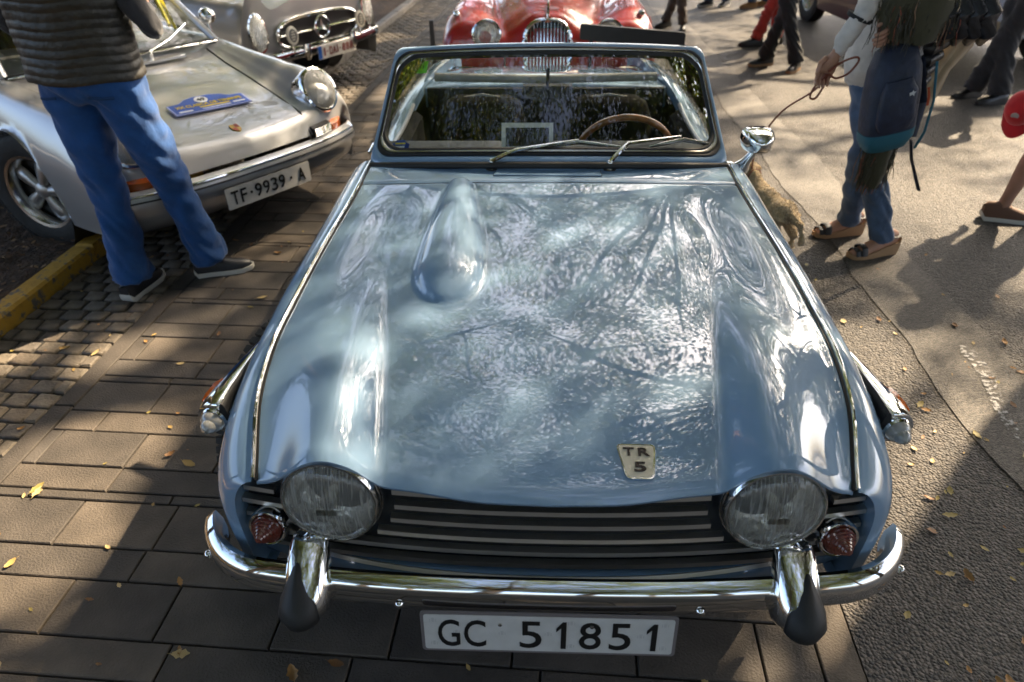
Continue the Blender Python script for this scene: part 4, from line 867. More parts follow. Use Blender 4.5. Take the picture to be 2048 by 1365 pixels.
for sx in (-1, 1):
    o = Vector((sx*.69, .075, .63)); ax = Vector((sx*.16, -1, .06))
    mb = MB(); mb.lathe([(.088, -.05), (.092, -.004), (.088, .010), (.078, .014)], o, ax, 36, 1, 1.75); h = mb.build('headlight', CHROME, mer)
    mb = MB(); mb.lathe([(.080, .010), (.070, .030), (.045, .045), (.0005, .052)], o, ax, 36, 1, 1.75); mb.build('lens', LAMPGLASS, h)
    mb = MB(); mb.lathe([(.080, .013), (.055, .016), (.02, .011), (.001, .010)], o, ax, 30, 1, 1.75); mb.build('reflector', REFLECT, h)
    o2 = Vector((sx*.44, -.055, .585))
    mb = MB(); mb.lathe([(.060, -.010), (.064, 0), (.060, .008), (.046, .010)], o2, (0, -1, .12), 30, 1, 1.15); bd = mb.build('grille_badge', mat('badge_cream', (.52, .49, .41), .4), mer)
    mb = MB(); mb.lathe([(.047, .008), (.0005, .009)], o2, (0, -1, .12), 26, 1, 1.15); mb.build('badge_centre', mat('badge_dark', (.10, .10, .095), .4), bd)
    for k in range(4): mb = MB(); mb.box(o2+Vector((0, -.012, .030-.02*k)), (.05-.012*abs(k-1.5), .003, .009)); mb.build('badge_band', MATS['badge_cream'], bd, smooth=False)
    mb = MB(); mb.tube([o2+Vector((0, .01, -.066)), o2+Vector((0, .01, -.15))], .008, 8); mb.build('badge_post', CHROME, bd)
mb = MB(); el = [(.50*math.copysign(abs(math.cos(a))**.55, math.cos(a)), .575+.115*math.copysign(abs(math.sin(a))**.75, math.sin(a))) for a in np.linspace(0, 2*math.pi, 49)[:-1]]
mb.prism(el, lambda x, y, z=0: Vector((x, .058+z, y)), .02); gr = mb.build('grille', BLACK, mer, smooth=False)
mb = MB(); mb.tube([(x*1.02, .045, .575+(z-.575)*1.05) for x, z in el]+[(el[0][0]*1.02, .045, el[0][1])], .014, 8); mb.build('grille_surround', CHROME, gr)
mb = MB(); mb.tube([(-.49, .04, .575), (.49, .04, .575)], [(.016, .012)]*2, 8); mb.build('grille_bar', CHROME, gr)
sc_ = Vector((0, .012, .585)); mb = MB(); mb.rings([[sc_+Vector((math.cos(t)*(.088+.010*math.cos(p)), .010*math.sin(p), math.sin(t)*(.088+.010*math.cos(p)))) for p in np.linspace(0, 2*math.pi, 9)[:-1]] for t in np.linspace(0, 2*math.pi, 33)], True, False)
for k in range(3):
    t = R(90+120*k); u_ = Vector((math.cos(t), 0, math.sin(t))); v_ = Vector((-math.sin(t), 0, math.cos(t))); mb.add([sc_+v_*.019, sc_-v_*.019, sc_+u_*.088, sc_+Vector((0, -.012, 0)), sc_+Vector((0, .006, 0))], [(0, 3, 2), (3, 1, 2), (0, 2, 4), (1, 4, 2)])
mb.build('star', CHROME, gr, smooth=False)
mb = MB(); secs = []
for x in np.linspace(-.80, .80, 41): y0 = -.045+.11*(abs(x)/.80)**3; secs.append([(x, y0+dy, z) for dy, z in ((.02, .475), (-.015, .468), (-.03, .435), (-.022, .40), (.02, .39))])
for k in range(1, 4): secs.append([(.80+.035*math.sin(k*.5), .065+.09*k+dy*.3, z) for dy, z in ((.02, .475), (-.015, .468), (-.03, .435), (-.022, .40), (.02, .39))]); secs.insert(0, [(-a, b, c) for a, b, c in secs[-1]])
mb.rings(secs); bmm = mb.build('bumper', CHROME, mer, sharp=50)
for sx in (-1, 1): mb = MB(); mb.rings([[(sx*.30+w*math.cos(a), -.06+d*math.sin(a), z) for a in np.linspace(0, 2*math.pi, 13)[:-1]] for z, w, d in ((.37, .02, .02), (.40, .03, .035), (.46, .032, .038), (.50, .022, .03))]); mb.build('overrider', CHROME, bmm)
pm = lambda cx, cy=0: (lambda x, y, z=0: Vector((.06+cx+x, -.075-z, .40+cy+y)))
mb = MB(); mb.prism(rrect(.50, .112, .006), pm(0), -.004); pt = mb.build('number_plate', PLATEW, mer, smooth=False)
mb = MB(); mb.prism([(-.25, -.052), (-.205, -.052), (-.205, .052), (-.25, .052)], lambda x, y, z=0: pm(0)(x, y, z+.001), .001); mb.build('plate_band', mat('plate_blue', (.02, .10, .40), .4), pt, smooth=False)
PRED = mat('plate_red', (.22, .035, .03), .5)
for ch, cx, w in (('1', -.17, .018), ('-', -.135, .016), ('D', -.085, .036), ('A', -.04, .040), ('I', 0, .010), ('-', .035, .016), ('8', .085, .036), ('8', .135, .036), ('8', .185, .036)):
    mb = MB(); put_text(mb, ch, .08, pm(cx), .0012, .0008, width=w, height=None if ch == '-' else .066); mb.v = [(a, b-.002, c) for a, b, c in mb.v]; mb.build('plate_character', PRED, pt, smooth=False)
mb = MB(); mb.grid([[(w*a, y-.08*(1-a*a), z) for a in np.linspace(-1, 1, 15)] for y, z, w in ((1.42, .91, .66), (1.75, 1.25, .55))]); wq = mb.build('windscreen', GLASS, mer)
mb = MB(); mb.tube([(-.66, 1.42, .90), (-.55, 1.75, 1.25), (-.3, 1.70, 1.265), (0, 1.67, 1.27), (.3, 1.70, 1.265), (.55, 1.75, 1.25), (.66, 1.42, .90)], .018, 8); mb.build('windscreen_frame', CHROME, wq)
mb = MB(); mb.box((0, 2.1, .78), (1.2, 1.2, .16)); mb.box((-.33, 2.4, .92), (.46, .12, .4)); mb.box((.33, 2.4, .92), (.46, .12, .4)); mb.build('cabin', VIN, mer, smooth=False)
for sx in (-1, 1):
    for yw in (.86, 3.26): wheel(mer, (sx*.73, yw, .315), sx, .32, .17); mb = MB(); mb.lathe([(.345, 0), (.345, .2), (.2, .2)], (sx*.82, yw, .32), (-sx, 0, 0), 30); mb.build('wheel_well', BLACK, mer)

# ------------------------------------------------------------------ red vintage sports car behind the roadster
REDP = mat('red_paint', (.34, .010, .008), .35, coat=1, coat_ior=1.55)
red = thing('red_sports_car', 'glossy red vintage sports car with oval slatted grille and round wings', 'car', (.03, 4.62, 0), R(-1))
str_ = [(.0, [(0, .44), (.12, .44), (.22, .42, .02), (.32, .41, .04), (.45, .42, .06), (.60, .42, .06), (.72, .42, .10), (.76, .38, .16), (.74, .30, .2)]),
 (.08, [(0, .74), (.10, .735), (.20, .66), (.30, .60), (.44, .66), (.60, .68), (.73, .60), (.775, .46, .06), (.76, .28, .1)]),
 (.22, [(0, .83), (.12, .82), (.24, .75), (.34, .70), (.48, .765), (.62, .785), (.745, .69), (.79, .50), (.77, .26)]),
 (.50, [(0, .89), (.15, .88), (.29, .815), (.38, .765), (.50, .825), (.63, .845), (.755, .73), (.80, .52), (.78, .24)]),
 (1.0, [(0, .95), (.2, .94), (.36, .88), (.44, .815), (.53, .835), (.64, .845), (.765, .72), (.80, .52), (.78, .22)]),
 (1.6, [(0, .98), (.25, .97), (.45, .92), (.53, .85), (.58, .82), (.66, .79), (.76, .68), (.79, .5), (.77, .22)]),
 (2.8, [(0, .80), (.25, .80), (.45, .80), (.55, .80), (.62, .79), (.70, .75), (.77, .66), (.80, .5), (.77, .22)]),
 (4.3, [(0, .45), (.2, .45), (.35, .45), (.42, .45), (.50, .44), (.56, .43), (.60, .42), (.62, .38), (.60, .30)])]
mb = MB(); RBs = body_loft(mb, str_, 130, 56, ((.85, .33, .36), (3.4, .33, .36))); mb.build('body', REDP, red, sharp=70)
el = [(.165*math.copysign(abs(math.cos(a))**.7, math.cos(a)), .595+.185*math.copysign(abs(math.sin(a))**.85, math.sin(a))) for a in np.linspace(0, 2*math.pi, 41)[:-1]]
GP = lambda x, z: Vector((x, .01+(z-.41)*.20+.25*x*x, z))
mb = MB(); mb.prism(el, lambda x, y, z=0: GP(x, y)+Vector((0, z, 0)), .03); gr = mb.build('grille', BLACK, red, smooth=False)
mb = MB(); mb.tube([GP(x*1.03, .595+(z-.595)*1.03)+Vector((0, -.008, 0)) for x, z in el+el[:1]], .014, 8); mb.build('grille_surround', CHROME, gr)
for k in range(13):
    x = -.144+k*.024; hh = .185*max(0, 1-(abs(x)/.165)**2.6)**.5; mb = MB(); mb.tube([GP(x, .595-hh)+Vector((0, -.012, 0)), GP(x, .595)+Vector((0, -.016, 0)), GP(x, .595+hh)+Vector((0, -.012, 0))], .0062, 6); mb.build('grille_slat', CHROME, gr)
mb = MB(); mb.lathe([(.024, -.01), (.024, .008), (.001, .012)], GP(0, .80)+Vector((0, -.01, -.01)), (0, -1, .3), 20); gbd = mb.build('nose_badge', mat('badge_orange', (.40, .10, .04), .3, .5), red)
mb = MB(); mb.tube([(0, .045, .795), (0, .14, .825), (0, .32, .868), (0, .8, .935), (0, 1.4, .975)], [.011, .012, .008, .006, .006], 8); mb.build('bonnet_strip', CHROME, red)
for sx in (-1, 1):
    o = Vector((sx*.432, .045, .690)); ax = Vector((0, -1, .12))
    mb = MB(); mb.lathe([(.098, -.10), (.108, -.02), (.105, .008), (.094, .014), (.088, .006)], o, ax, 36); h = mb.build('headlight', CHROME, red)
    mb = MB(); mb.lathe([(.089, .006), (.08, .022), (.05, .038), (.0005, .045)], o, ax, 30); mb.build('lens', LAMPGLASS, h)
    mb = MB(); mb.lathe([(.09, .0), (.085, -.03), (.001, -.06)], o, ax, 30); mb.build('reflector', REFLECT, h)
    sd = Vector((sx*.665, .26, .80)); mb = MB(); mb.lathe([(.001, -.10), (.018, -.05), (.026, 0), (.025, .012), (.019, .026), (.001, .032)], sd, (0, -1, .12), 18); mb.build('side_light', CHROME, red)
    o = Vector((sx*.66, .045, .50)); mb = MB(); mb.lathe([(.036, -.03), (.038, .01), (.034, .014)], o, (sx*.3, -1, 0), 24); il = mb.build('indicator', CHROME, red); mb = MB(); mb.lathe([(.034, .010), (.028, .024), (.0005, .030)], o, (sx*.3, -1, 0), 24); mb.build('amber_lens', AMBER, il)
    mb = MB(); mb.rings([[(sx*(.30+.012*math.cos(a)), -.05+.03*math.sin(a), z) for a in np.linspace(0, 2*math.pi, 11)[:-1]] for z in (.36, .40, .55, .58)]); mb.build('bumper_guard', CHROME, red)
    for yw in (.85, 3.4): wheel(red, (sx*.66, yw, .33), sx, .335, .15); mb = MB(); mb.lathe([(.35, 0), (.35, .2), (.2, .2)], (sx*.745, yw, .33), (-sx, 0, 0), 30); mb.build('wheel_well', BLACK, red)
mb = MB(); mb.tube([(x, -.05+.13*(abs(x)/.75)**3, .43) for x in np.linspace(-.75, .75, 25)], [(.022, .042)]*25, 10); mb.build('bumper', CHROME, red)
mb = MB(); mb.prism(rpoly([(.22, .69), (.93, .63), (.93, .735), (.22, .795)], .018), lambda x, y, z=0: Vector((x, -.16+z, y)), .035); nb = mb.build('number_board', mat('board_black', (.011, .011, .012), .5), red); nb['label'] = 'plain black rectangular board held in front of the wing'
mb = MB(); mb.tube([(.30, -.13, .70), (.30, -.05, .45)], .012, 6); mb.tube([(.70, -.13, .68), (.66, .04, .45)], .012, 6); mb.build('board_bracket', BLACK, nb)
mb = MB(); mb.box((-.80, -.08, .60), (.030, .03, .42)); mb.tube([(-.80, -.08, .40), (-.74, .06, .42)], .012, 6); mb.build('guard_post', MATS['board_black'], red, smooth=False)
mb = MB(); mb.grid([[(w*a, y-.06*(1-a*a), z) for a in np.linspace(-1, 1, 11)] for y, z, w in ((1.62, .96, .55), (1.75, 1.24, .5))]); mb.build('windscreen', GLASS, red)
mb = MB(); mb.box((0, 2.2, .76), (1.0, .9, .14)); mb.build('cabin', VIN, red, smooth=False)

red.scale = (1.06, 1, 1)
# ------------------------------------------------------------------ dark maroon saloon seen at the edge
mar = thing('maroon_saloon', 'dark maroon saloon with a tan number plate behind the man in black trousers', 'car', (4.55, 6.15, 0), R(4))
MARP = mat('maroon_paint', (.06, .008, .010), .3, coat=1)
stx = [(0, [(0, .42), (.3, .42), (.5, .42), (.6, .42), (.7, .42, .03), (.76, .40, .08), (.77, .34, .1), (.75, .26, .1)]), (.05, [(0, .74), (.3, .74), (.5, .73), (.6, .72), (.70, .70), (.78, .60, .03), (.79, .42, .05), (.77, .24, .05)]), (.3, [(0, .84), (.3, .84), (.5, .83), (.6, .82), (.72, .79), (.80, .62), (.81, .42), (.78, .22)]), (1.2, [(0, .90), (.3, .90), (.5, .89), (.6, .88), (.73, .85), (.81, .65), (.82, .42), (.79, .2)]), (4.2, [(0, .8), (.3, .8), (.5, .79), (.6, .78), (.72, .74), (.79, .6), (.8, .42), (.78, .22)])]
mb = MB(); body_loft(mb, stx, 110, 44, ((.75, .31, .34), (3.3, .31, .34))); mb.build('body', MARP, mar, sharp=60)
mb = MB(); mb.rings([[(x, -.05+.08*(abs(x)/.8)**3+dy, z) for dy, z in ((.02, .45), (-.025, .43), (-.025, .38), (.02, .36))] for x in np.linspace(-.8, .8, 21)]); mb.build('bumper', CHROME, mar)
pr_ = lambda cx: (lambda x, y, z=0: Vector((-.33+cx+x, -.09-z, .47+y)))
mb = MB(); mb.prism(rrect(.46, .115, .006), pr_(0), -.004); pt = mb.build('number_plate', mat('plate_tan', (.22, .16, .09), .6), mar, smooth=False)
for ch, cx in (('8', -.06), ('8', 0)): mb = MB(); put_text(mb, ch, .09, pr_(cx), .001, .0008, width=.045, height=.075); mb.v = [(a, b-.002, c) for a, b, c in mb.v]; mb.build('plate_character', INK, pt, smooth=False)
for sx in (-1, 1):
    mb = MB(); mb.lathe([(.09, -.05), (.095, .01), (.085, .02), (.0005, .035)], (sx*.58, .03, .64), (0, -1, .05), 28); mb.build('headlight', CHROME, mar)
    for yw in (.75, 3.3): wheel(mar, (sx*.70, yw, .31), sx, .315, .16)
mb = MB(); mb.grid([[(w*a, y, z) for a in np.linspace(-1, 1, 9)] for y, z, w in ((1.2, .90, .64), (1.75, 1.32, .52), (2.9, 1.34, .52), (3.6, .86, .64))]); mb.build('roof', MARP, mar)
# ------------------------------------------------------------------ people
SKIN = mat('skin', (.42, .22, .14), .5, var=.12, vscale=15); SKIN2 = mat('tanned_skin', (.30, .145, .085), .5, var=.12, vscale=15)
HAIR = mat('dark_hair', (.018, .012, .008), .55, bump=.5, bscale=120)
def cloth(name, c, bump=.5, bs=9, var=.15): return mat(name, c, .85, var=var, vscale=14, bump=bump, bscale=bs, bdist=.03, sheen=.2)
def rz(v, a): c, s = math.cos(a), math.sin(a); return Vector((v[0]*c-v[1]*s, v[0]*s+v[1]*c, v[2]))

def hand(mb, w, d, n, curl=.6, side=1, s=1.0):
    """palm and five fingers from wrist w along d; n is the palm normal, fingers curl towards it"""
    d = Vector(d).normalized(); n = Vector(n); n = (n-d*n.dot(d)).normalized(); x = d.cross(n)*side; w = Vector(w)
    mb.tube([w-d*.02, w, w+d*.03*s, w+d*.07*s, w+d*.088*s], [(.022, .02), (.024, .019), (.034, .017), (.040, .015), (.036, .011)], 10, ref=tuple(n))
    for k, (off, ln) in enumerate(((-.028, .068), (-.010, .078), (.009, .073), (.026, .057))):
        p = w+d*.082*s+x*off*s; q = [p]; dd = d.copy()
        for j, f in enumerate((.45, .32, .23)):
            a = curl*(.5+.5*j); dd = (dd*math.cos(a)+n*math.sin(a)).normalized(); n2 = n; q.append(q[-1]+dd*ln*f*s)
        mb.tube(q, [.0095*s, .009*s, .0082*s, .0065*s], 7)
    p = w+d*.025*s+x*-.030*s; a1 = (d*.75-x*.55+n*.35).normalized(); a2 = (d*.9+n*.5).normalized()
    mb.tube([p, p+a1*.035*s, p+a1*.035*s+a2*.030*s, p+a1*.035*s+a2*.05*s], [.013*s, .0115*s, .010*s, .007*s], 7)

def shoe(parent, pos, ang, m_up, m_sole, style='sneaker', lift=0, tilt=0):
    """toe points along ang (world angle about z, 0 = -y)"""
    Rm = Matrix.Rotation(ang, 4, 'Z') @ Matrix.Rotation(tilt, 4, 'X'); base = Vector(pos)+Vector((0, 0, lift))
    T = lambda x, y, z: base+(Rm @ Vector((x, y, z)))
    hs = .05 if style == 'wedge' else .0
    so = [(.09, .030, .02), (.075, .037, 0), (.0, .036, 0), (-.08, .044, 0), (-.14, .042, 0), (-.185, .026, .006), (-.197, .008, .012)]
    mb = MB(); h = .024 if style != 'dress' else .016
    mb.rings([[T(x*w, y, z+(hs*max(0, min(1, (y+.13)/.2)) if zz else 0)+(zz)) for x, zz in ((-1, 0), (1, 0), (1.04, h*.6), (1, h), (-1, h), (-1.04, h*.6))] for y, w, z in so]); s = mb.build('shoe', m_sole, parent, sharp=50)
    mb = MB()
    if style == 'wedge':
        for y, w, z in ((-.155, .036, .030), (-.125, .042, .048)): mb.tube([T(-w, y, h), T(-w*.7, y, h+z*.8), T(0, y, h+z), T(w*.7, y, h+z*.8), T(w, y, h)], [(.018, .004)]*5, 8)
        mb.build('toe_strap', m_up, s); mb = MB(); mb.tube([T(.034*math.cos(a), .045+.04*math.sin(a), .105) for a in np.linspace(0, 2*math.pi, 13)], [(.010, .004)]*13, 8); mb.build('strap', m_up, s)
        mb = MB(); mb.rings([[T(w*math.cos(a), y, h+hs*max(0, min(1, (y+.13)/.2))+hh*max(0, math.sin(a))) for a in np.linspace(-.3, math.pi+.3, 12)] for y, w, hh in ((.075, .024, .05), (.05, .030, .07), (.0, .031, .075), (-.06, .036, .052), (-.12, .038, .034), (-.165, .030, .024), (-.18, .012, .014))]); mb.build('foot', SKIN, s)
        return s
    up = [(.088, .026, .07), (.075, .034, .085), (.04, .035, .092), (.0, .035, .088), (-.05, .039, .068), (-.10, .041, .052), (-.145, .038, .042), (-.178, .024, .032), (-.190, .006, .018)]
    mb.rings([[T(w*math.cos(a), y, h*.8+hh*max(0, math.sin(a))**.75) for a in np.linspace(0, math.pi, 13)] for y, w, hh in up], False); mb.grid([[T(-.02, .09, .02), T(.02, .09, .02)], [T(-.024, .088, .08), T(.024, .088, .08)]]); mb.build('shoe_upper', m_up, s, sharp=60)
    if style == 'sneaker':
        mb = MB()
        for k in range(4): y = -.02-.022*k; mb.tube([T(-.018, y, .096-.012*k), T(0, y-.004, .104-.012*k), T(.018, y, .096-.012*k)], .0028, 5)
        mb.build('laces', m_up, s)
    return s

def person(name, label, loc, yaw, feet, m_leg, m_top, m_shoe, m_sole, shoe_style='sneaker', toes=(0, 0), hipz=.92, arms=None, wide=1.0, legw=1.0, hem=.06, lean=(0, 0),
           bare=None, group=None, hip_off=(0, 0), m_skin=None, sleeve=True, knees=None, hw=None):
    """feet: two world (x, y) ankle points; yaw turns the chest (0 = facing -y)"""
    m_skin = m_skin or SKIN
    root = thing(name, label, 'person', (loc[0], loc[1], 0), 0, group, absolute=True)
    base = Vector((loc[0]+hip_off[0], loc[1]+hip_off[1], 0)); W = lambda x, y, z: base+rz((x, y, 0), yaw)+Vector((lean[0]*max(0, z-.9), lean[1]*max(0, z-.9), z))
    mb = MB(); seg = []
    def limb(pts, rad, tagname, n=14, ref=None):
        ref = ref or tuple(rz((0, 1, 0), yaw)); pts = [Vector(p) for p in pts]
        # fine, smooth resampling
        t = np.arange(len(pts)); q = np.linspace(0, len(pts)-1, (len(pts)-1)*4+1); P = hermite(t, np.array([tuple(p) for p in pts]), q); Rr = hermite(t, np.array(rad, float), q)
        mb.tube([tuple(p) for p in P], [tuple(r) for r in Rr], n, ref=ref)
        for i in range(len(pts)-1): seg.append((pts[i], pts[i+1], (max(rad[i])+max(rad[i+1]))/2, tagname))
    hips = [W(-.088*wide, 0, hipz-.02), W(.088*wide, 0, hipz-.02)]
    fl = [Vector((f[0], f[1], .075)) for f in feet]
    fwd = rz((0, -1, 0), yaw)
    for i in (0, 1):
        h, a = hips[i], fl[i]; k = h.lerp(a, .53)+fwd*.03
        if knees and knees[i]: k = Vector(knees[i])
        skin_leg = bare is not None
        c = legw
        limb([h+Vector((0, 0, .06)), h.lerp(k, .45), k, k.lerp(a, .4), k.lerp(a, .8), a+Vector((0, 0, .0 if not skin_leg else -.02))],
             [(.092*c, .105*c), (.083*c, .094*c), (.064*c, .070*c), (.060*c, .068*c), (hem, hem*1.05), (hem*1.03, hem*1.1)] if not skin_leg else [(.09, .10), (.078, .088), (.054, .058), (.052, .060), (.036, .038), (.034, .040)], 'leg')
    wd = wide
    limb([W(0, 0, hipz-.06), W(0, .01, hipz+.03), W(0, 0, hipz+.15), W(0, -.005, hipz+.30), W(0, 0, hipz+.43), W(0, .01, hipz+.51), W(0, .0, hipz+.56)], [(.155*wd, .11), (.172*wd, .125*wd), (.155*wd, .108*wd), (.168*wd, .115*wd), (.182*wd, .115), (.13, .09), (.062, .06)], 'torso', 18)
    limb([W(0, 0, hipz+.54), W(0, -.01, hipz+.66)], [(.056, .058), (.054, .058)], 'skin')
    hd = W(0, -.025, hipz+.735)
    limb([hd+Vector((0, 0, -.105)), hd+Vector((0, 0, -.06)), hd, hd+Vector((0, 0, .06)), hd+Vector((0, 0, .105)), hd+Vector((0, 0, .122))], [(.042, .052), (.062, .080), (.076, .096), (.070, .090), (.045, .058), (.012, .015)], 'skin')
    limb([hd+fwd*.085+Vector((0, 0, .02)), hd+fwd*.112+Vector((0, 0, -.02)), hd+fwd*.09+Vector((0, 0, -.03))], [(.010, .010), (.016, .014), (.012, .01)], 'skin', 8)
    for sx in (-1, 1): limb([hd+rz((sx*.074, .012, .02), yaw), hd+rz((sx*.086, .018, -.03), yaw)], [(.012, .02), (.009, .014)], 'skin', 8)
    arms = arms or [((-.26, .03, 1.12), (-.25, -.06, .88)), ((.26, .03, 1.12), (.25, -.06, .88))]
    hm = MB()
    for i, (el, wr) in enumerate(arms):
        sx = -1 if i == 0 else 1
        sh = W(sx*.185*wd, .01, hipz+.455)
        absol = len(el) == 4
        el_ = Vector(el[:3]) if absol else W(*el); wr_ = Vector(wr[:3]) if len(wr) == 4 else W(*wr)
        sk = 'torso' if sleeve else 'skin'
        limb([W(sx*.10*wd, .01, hipz+.46), sh, sh.lerp(el_, .5), el_, el_.lerp(wr_, .5), wr_], [(.06, .06), (.062, .060), (.052, .052), (.045, .046), (.041, .041), (.032, .030)], sk)
        hand(hm, wr_, (wr_-el_).normalized()*1+Vector((0, 0, -.25)), rz((-sx, -.3, 0), yaw), .55, sx)
    me = remesh(mb, .0135, 5)
    nr_ = [v.normal.copy() for v in me.vertices]
    for v, nv in zip(me.vertices, nr_):
        c_ = v.co.copy(); w_ = mnoise.noise((c_.x*5, c_.y*5, c_.z*14))*.5+abs(mnoise.noise((c_.x*7+3+loc[0], c_.y*7, c_.z*13+c_.x*16)))*1.3*(1.25 if c_.z < .62 else .9)
        if .09 < c_.z < hipz+.5 and bare is None: v.co = c_+nv*(.019*(w_-.28))
    # material by nearest limb
    n = len(me.polygons); cen = np.empty(n*3); me.polygons.foreach_get('center', cen); cen = cen.reshape(-1, 3); best = np.full(n, 9.); idx = np.zeros(n, int); names = {'leg': 0, 'torso': 1, 'skin': 2}
    for a, b, r, tg in seg:
        a, b = np.array(a), np.array(b); ab = b-a; t = np.clip(((cen-a)@ab)/(ab@ab), 0, 1); d = np.linalg.norm(cen-(a+t[:, None]*ab), axis=1)-r; s = d < best; best[s] = d[s]; idx[s] = names[tg]
    z = cen[:, 2]; idx[(idx == 1) & (z < hipz+.02)] = 0
    if bare is not None: idx[(idx == 0) & (z < bare)] = 2
    for m in (m_leg, m_top, m_skin): me.materials.append(m)
    me.polygons.foreach_set('material_index', idx.tolist())
    # hands joined into the same body mesh
    V = [tuple(v.co) for v in me.vertices]; Fc = [tuple(p.vertices) for p in me.polygons]; o = len(V); MI = list(idx)+[2]*len(hm.f)
    V += hm.v; Fc += [tuple(i+o for i in f) for f in hm.f]
    m2 = bpy.data.meshes.new('body'); m2.from_pydata(V, [], Fc)
    for m in (m_leg, m_top, m_skin): m2.materials.append(m)
    m2.polygons.foreach_set('material_index', [int(i) for i in MI]); m2.polygons.foreach_set('use_smooth', [True]*len(m2.polygons)); fix_normals(m2)
    bpy.data.meshes.remove(me); link('body', m2, root)
    mb = MB(); c = hd+rz((0, .014, .018), yaw)
    mb.rings([[c+rz((r*math.cos(a)*.082/.1, r*math.sin(a)+.0, h), yaw) for a in np.linspace(0, 2*math.pi, 21)[:-1]] for h, r in ((-.03, .088), (.0, .100), (.04, .098), (.08, .078), (.105, .045), (.113, .005))]); mb.build('hair', HAIR, root)
    for sx in (-1, 1): mb = MB(); e = hd+rz((sx*.032, -.082, .012), yaw); mb.lathe([(.0115*math.cos(t), .0115*math.sin(t)) for t in np.linspace(-1.5, 1.5, 9)], e, tuple(fwd), 12); mb.build('eye', mat('eye', (.10, .08, .07), .1), root)
    for i in (0, 1): shoe(root, (feet[i][0], feet[i][1], 0), toes[i], m_shoe, m_sole, shoe_style)
    return root
SOLEW = mat('white_sole', (.55, .54, .50), .6); SOLEB = mat('dark_sole', (.02, .018, .016), .7); SOLET = mat('tan_sole', (.34, .20, .10), .7)

# man at the silver coupe, seen from behind
P1, P2 = (-1.985, 1.99), (-1.70, 2.17)
man = person('person', 'man in bright blue trousers and dark quilted vest standing at the silver coupe', (-1.84, 2.08), R(176), [(-1.69, 2.20), P1][::1], cloth('blue_trousers', (.004, .058, .21), .55, 7), cloth('dark_shirt', (.03, .03, .035)),
             mat('navy_leather', (.012, .014, .02), .45), SOLEW, toes=(R(108), R(172)), hipz=.98, wide=1.2, legw=1.22, hem=.084, hip_off=(-.10, .03), lean=(.02, -.02),
             arms=[((-.31, -.06, 1.18), (-.16, -.30, 1.22)), ((.31, -.06, 1.18), (.16, -.30, 1.22))])
mb = MB(); zs = np.linspace(.995, 1.50, 110); bx_, by_ = -1.94, 2.11; rs = []
for i, z in enumerate(zs):
    z_ = z-.03; q = abs(math.sin((z-.995)/.034*math.pi))**.5; w = float(hermite([.96, 1.05, 1.2, 1.35, 1.43, 1.475], [.240, .232, .232, .240, .20, .10], z_)); d = float(hermite([.96, 1.05, 1.2, 1.35, 1.43, 1.475], [.172, .165, .160, .160, .14, .09], z_))
    rs.append([(bx_+.02*(z-.95)+(w+(.0045+.003*mnoise.noise((a*3, z*14, 0)))*q+.007*mnoise.noise((math.cos(a)*3, math.sin(a)*3, z*9)))*math.cos(a), by_-.02*(z-.95)+(d+(.0045+.003*mnoise.noise((a*3, z*14, 0)))*q+.012*mnoise.noise((math.cos(a)*4, math.sin(a)*4, z*9)))*math.sin(a), z+.004*math.sin(a*5)) for a in np.linspace(0, 2*math.pi, 49)[:-1]])
rs.insert(0, [(bx_+(x-bx_)*.93, by_+(y-by_)*.93, z+.004) for x, y, z in rs[0]]); mb.rings(rs); mb.build('quilted_vest', mat('quilted_nylon', (.030, .026, .018), .45, var=.25, vscale=30, bump=.35, bscale=35, bdist=.015), man, sharp=70)

for sx in (-1, 1):                                                   # welt pockets and side seams of the trousers
    mb = MB(); mb.tube([(-1.94+sx*.07, 1.955, .945), (-1.94+sx*.115, 1.962, .94), (-1.94+sx*.155, 1.99, .935)], [(.004, .006)]*3, 6); mb.build('pocket_welt', mat('seam_blue', (.004, .035, .115), .9), man)

# woman holding the lead
fa, fb = (1.685, 2.70), (1.775, 2.46)
wom = person('person', 'woman in jeans and white top holding a brown dog lead', (1.73, 2.58), R(-70), [fb, fa], cloth('denim', (.060, .100, .175), .6, 10, .25), cloth('white_knit', (.52, .48, .44), .4), mat('black_strap', (.012, .011, .011), .5), SOLET, 'wedge', toes=(R(-72), R(-80)),
             hipz=.92, wide=1.0, legw=1.0, hem=.060, hip_off=(-.15, .0), lean=(-.05, 0), arms=[((1.36, 2.40, 1.19, 1), (1.285, 2.42, 1.005, 1)), ((1.62, 2.60, 1.14, 1), (1.50, 2.42, 1.12, 1))])
mb = MB(); mb.tube([(1.345, 2.405, 1.165), (1.340, 2.407, 1.15)], [(.056, .056)]*2, 14); mb.build('cuff_band', mat('cuff_black', (.012, .012, .012), .8), wom)
mb = MB(); rs = []
for z, w, d in ((.80, .05, .04), (.86, .16, .13), (.93, .185, .15), (1.05, .18, .14), (1.2, .18, .135), (1.36, .165, .12)): rs.append([Vector((1.57-.05*(z-.9), 2.57, z))+rz((w*math.cos(a), d*math.sin(a), .06*math.cos(a+.4)*(z < .9)), R(-70)) for a in np.linspace(0, 2*math.pi, 33)[:-1]])
mb.rings(rs); mb.build('loose_top', cloth('white_knit', (.52, .48, .44)), wom)
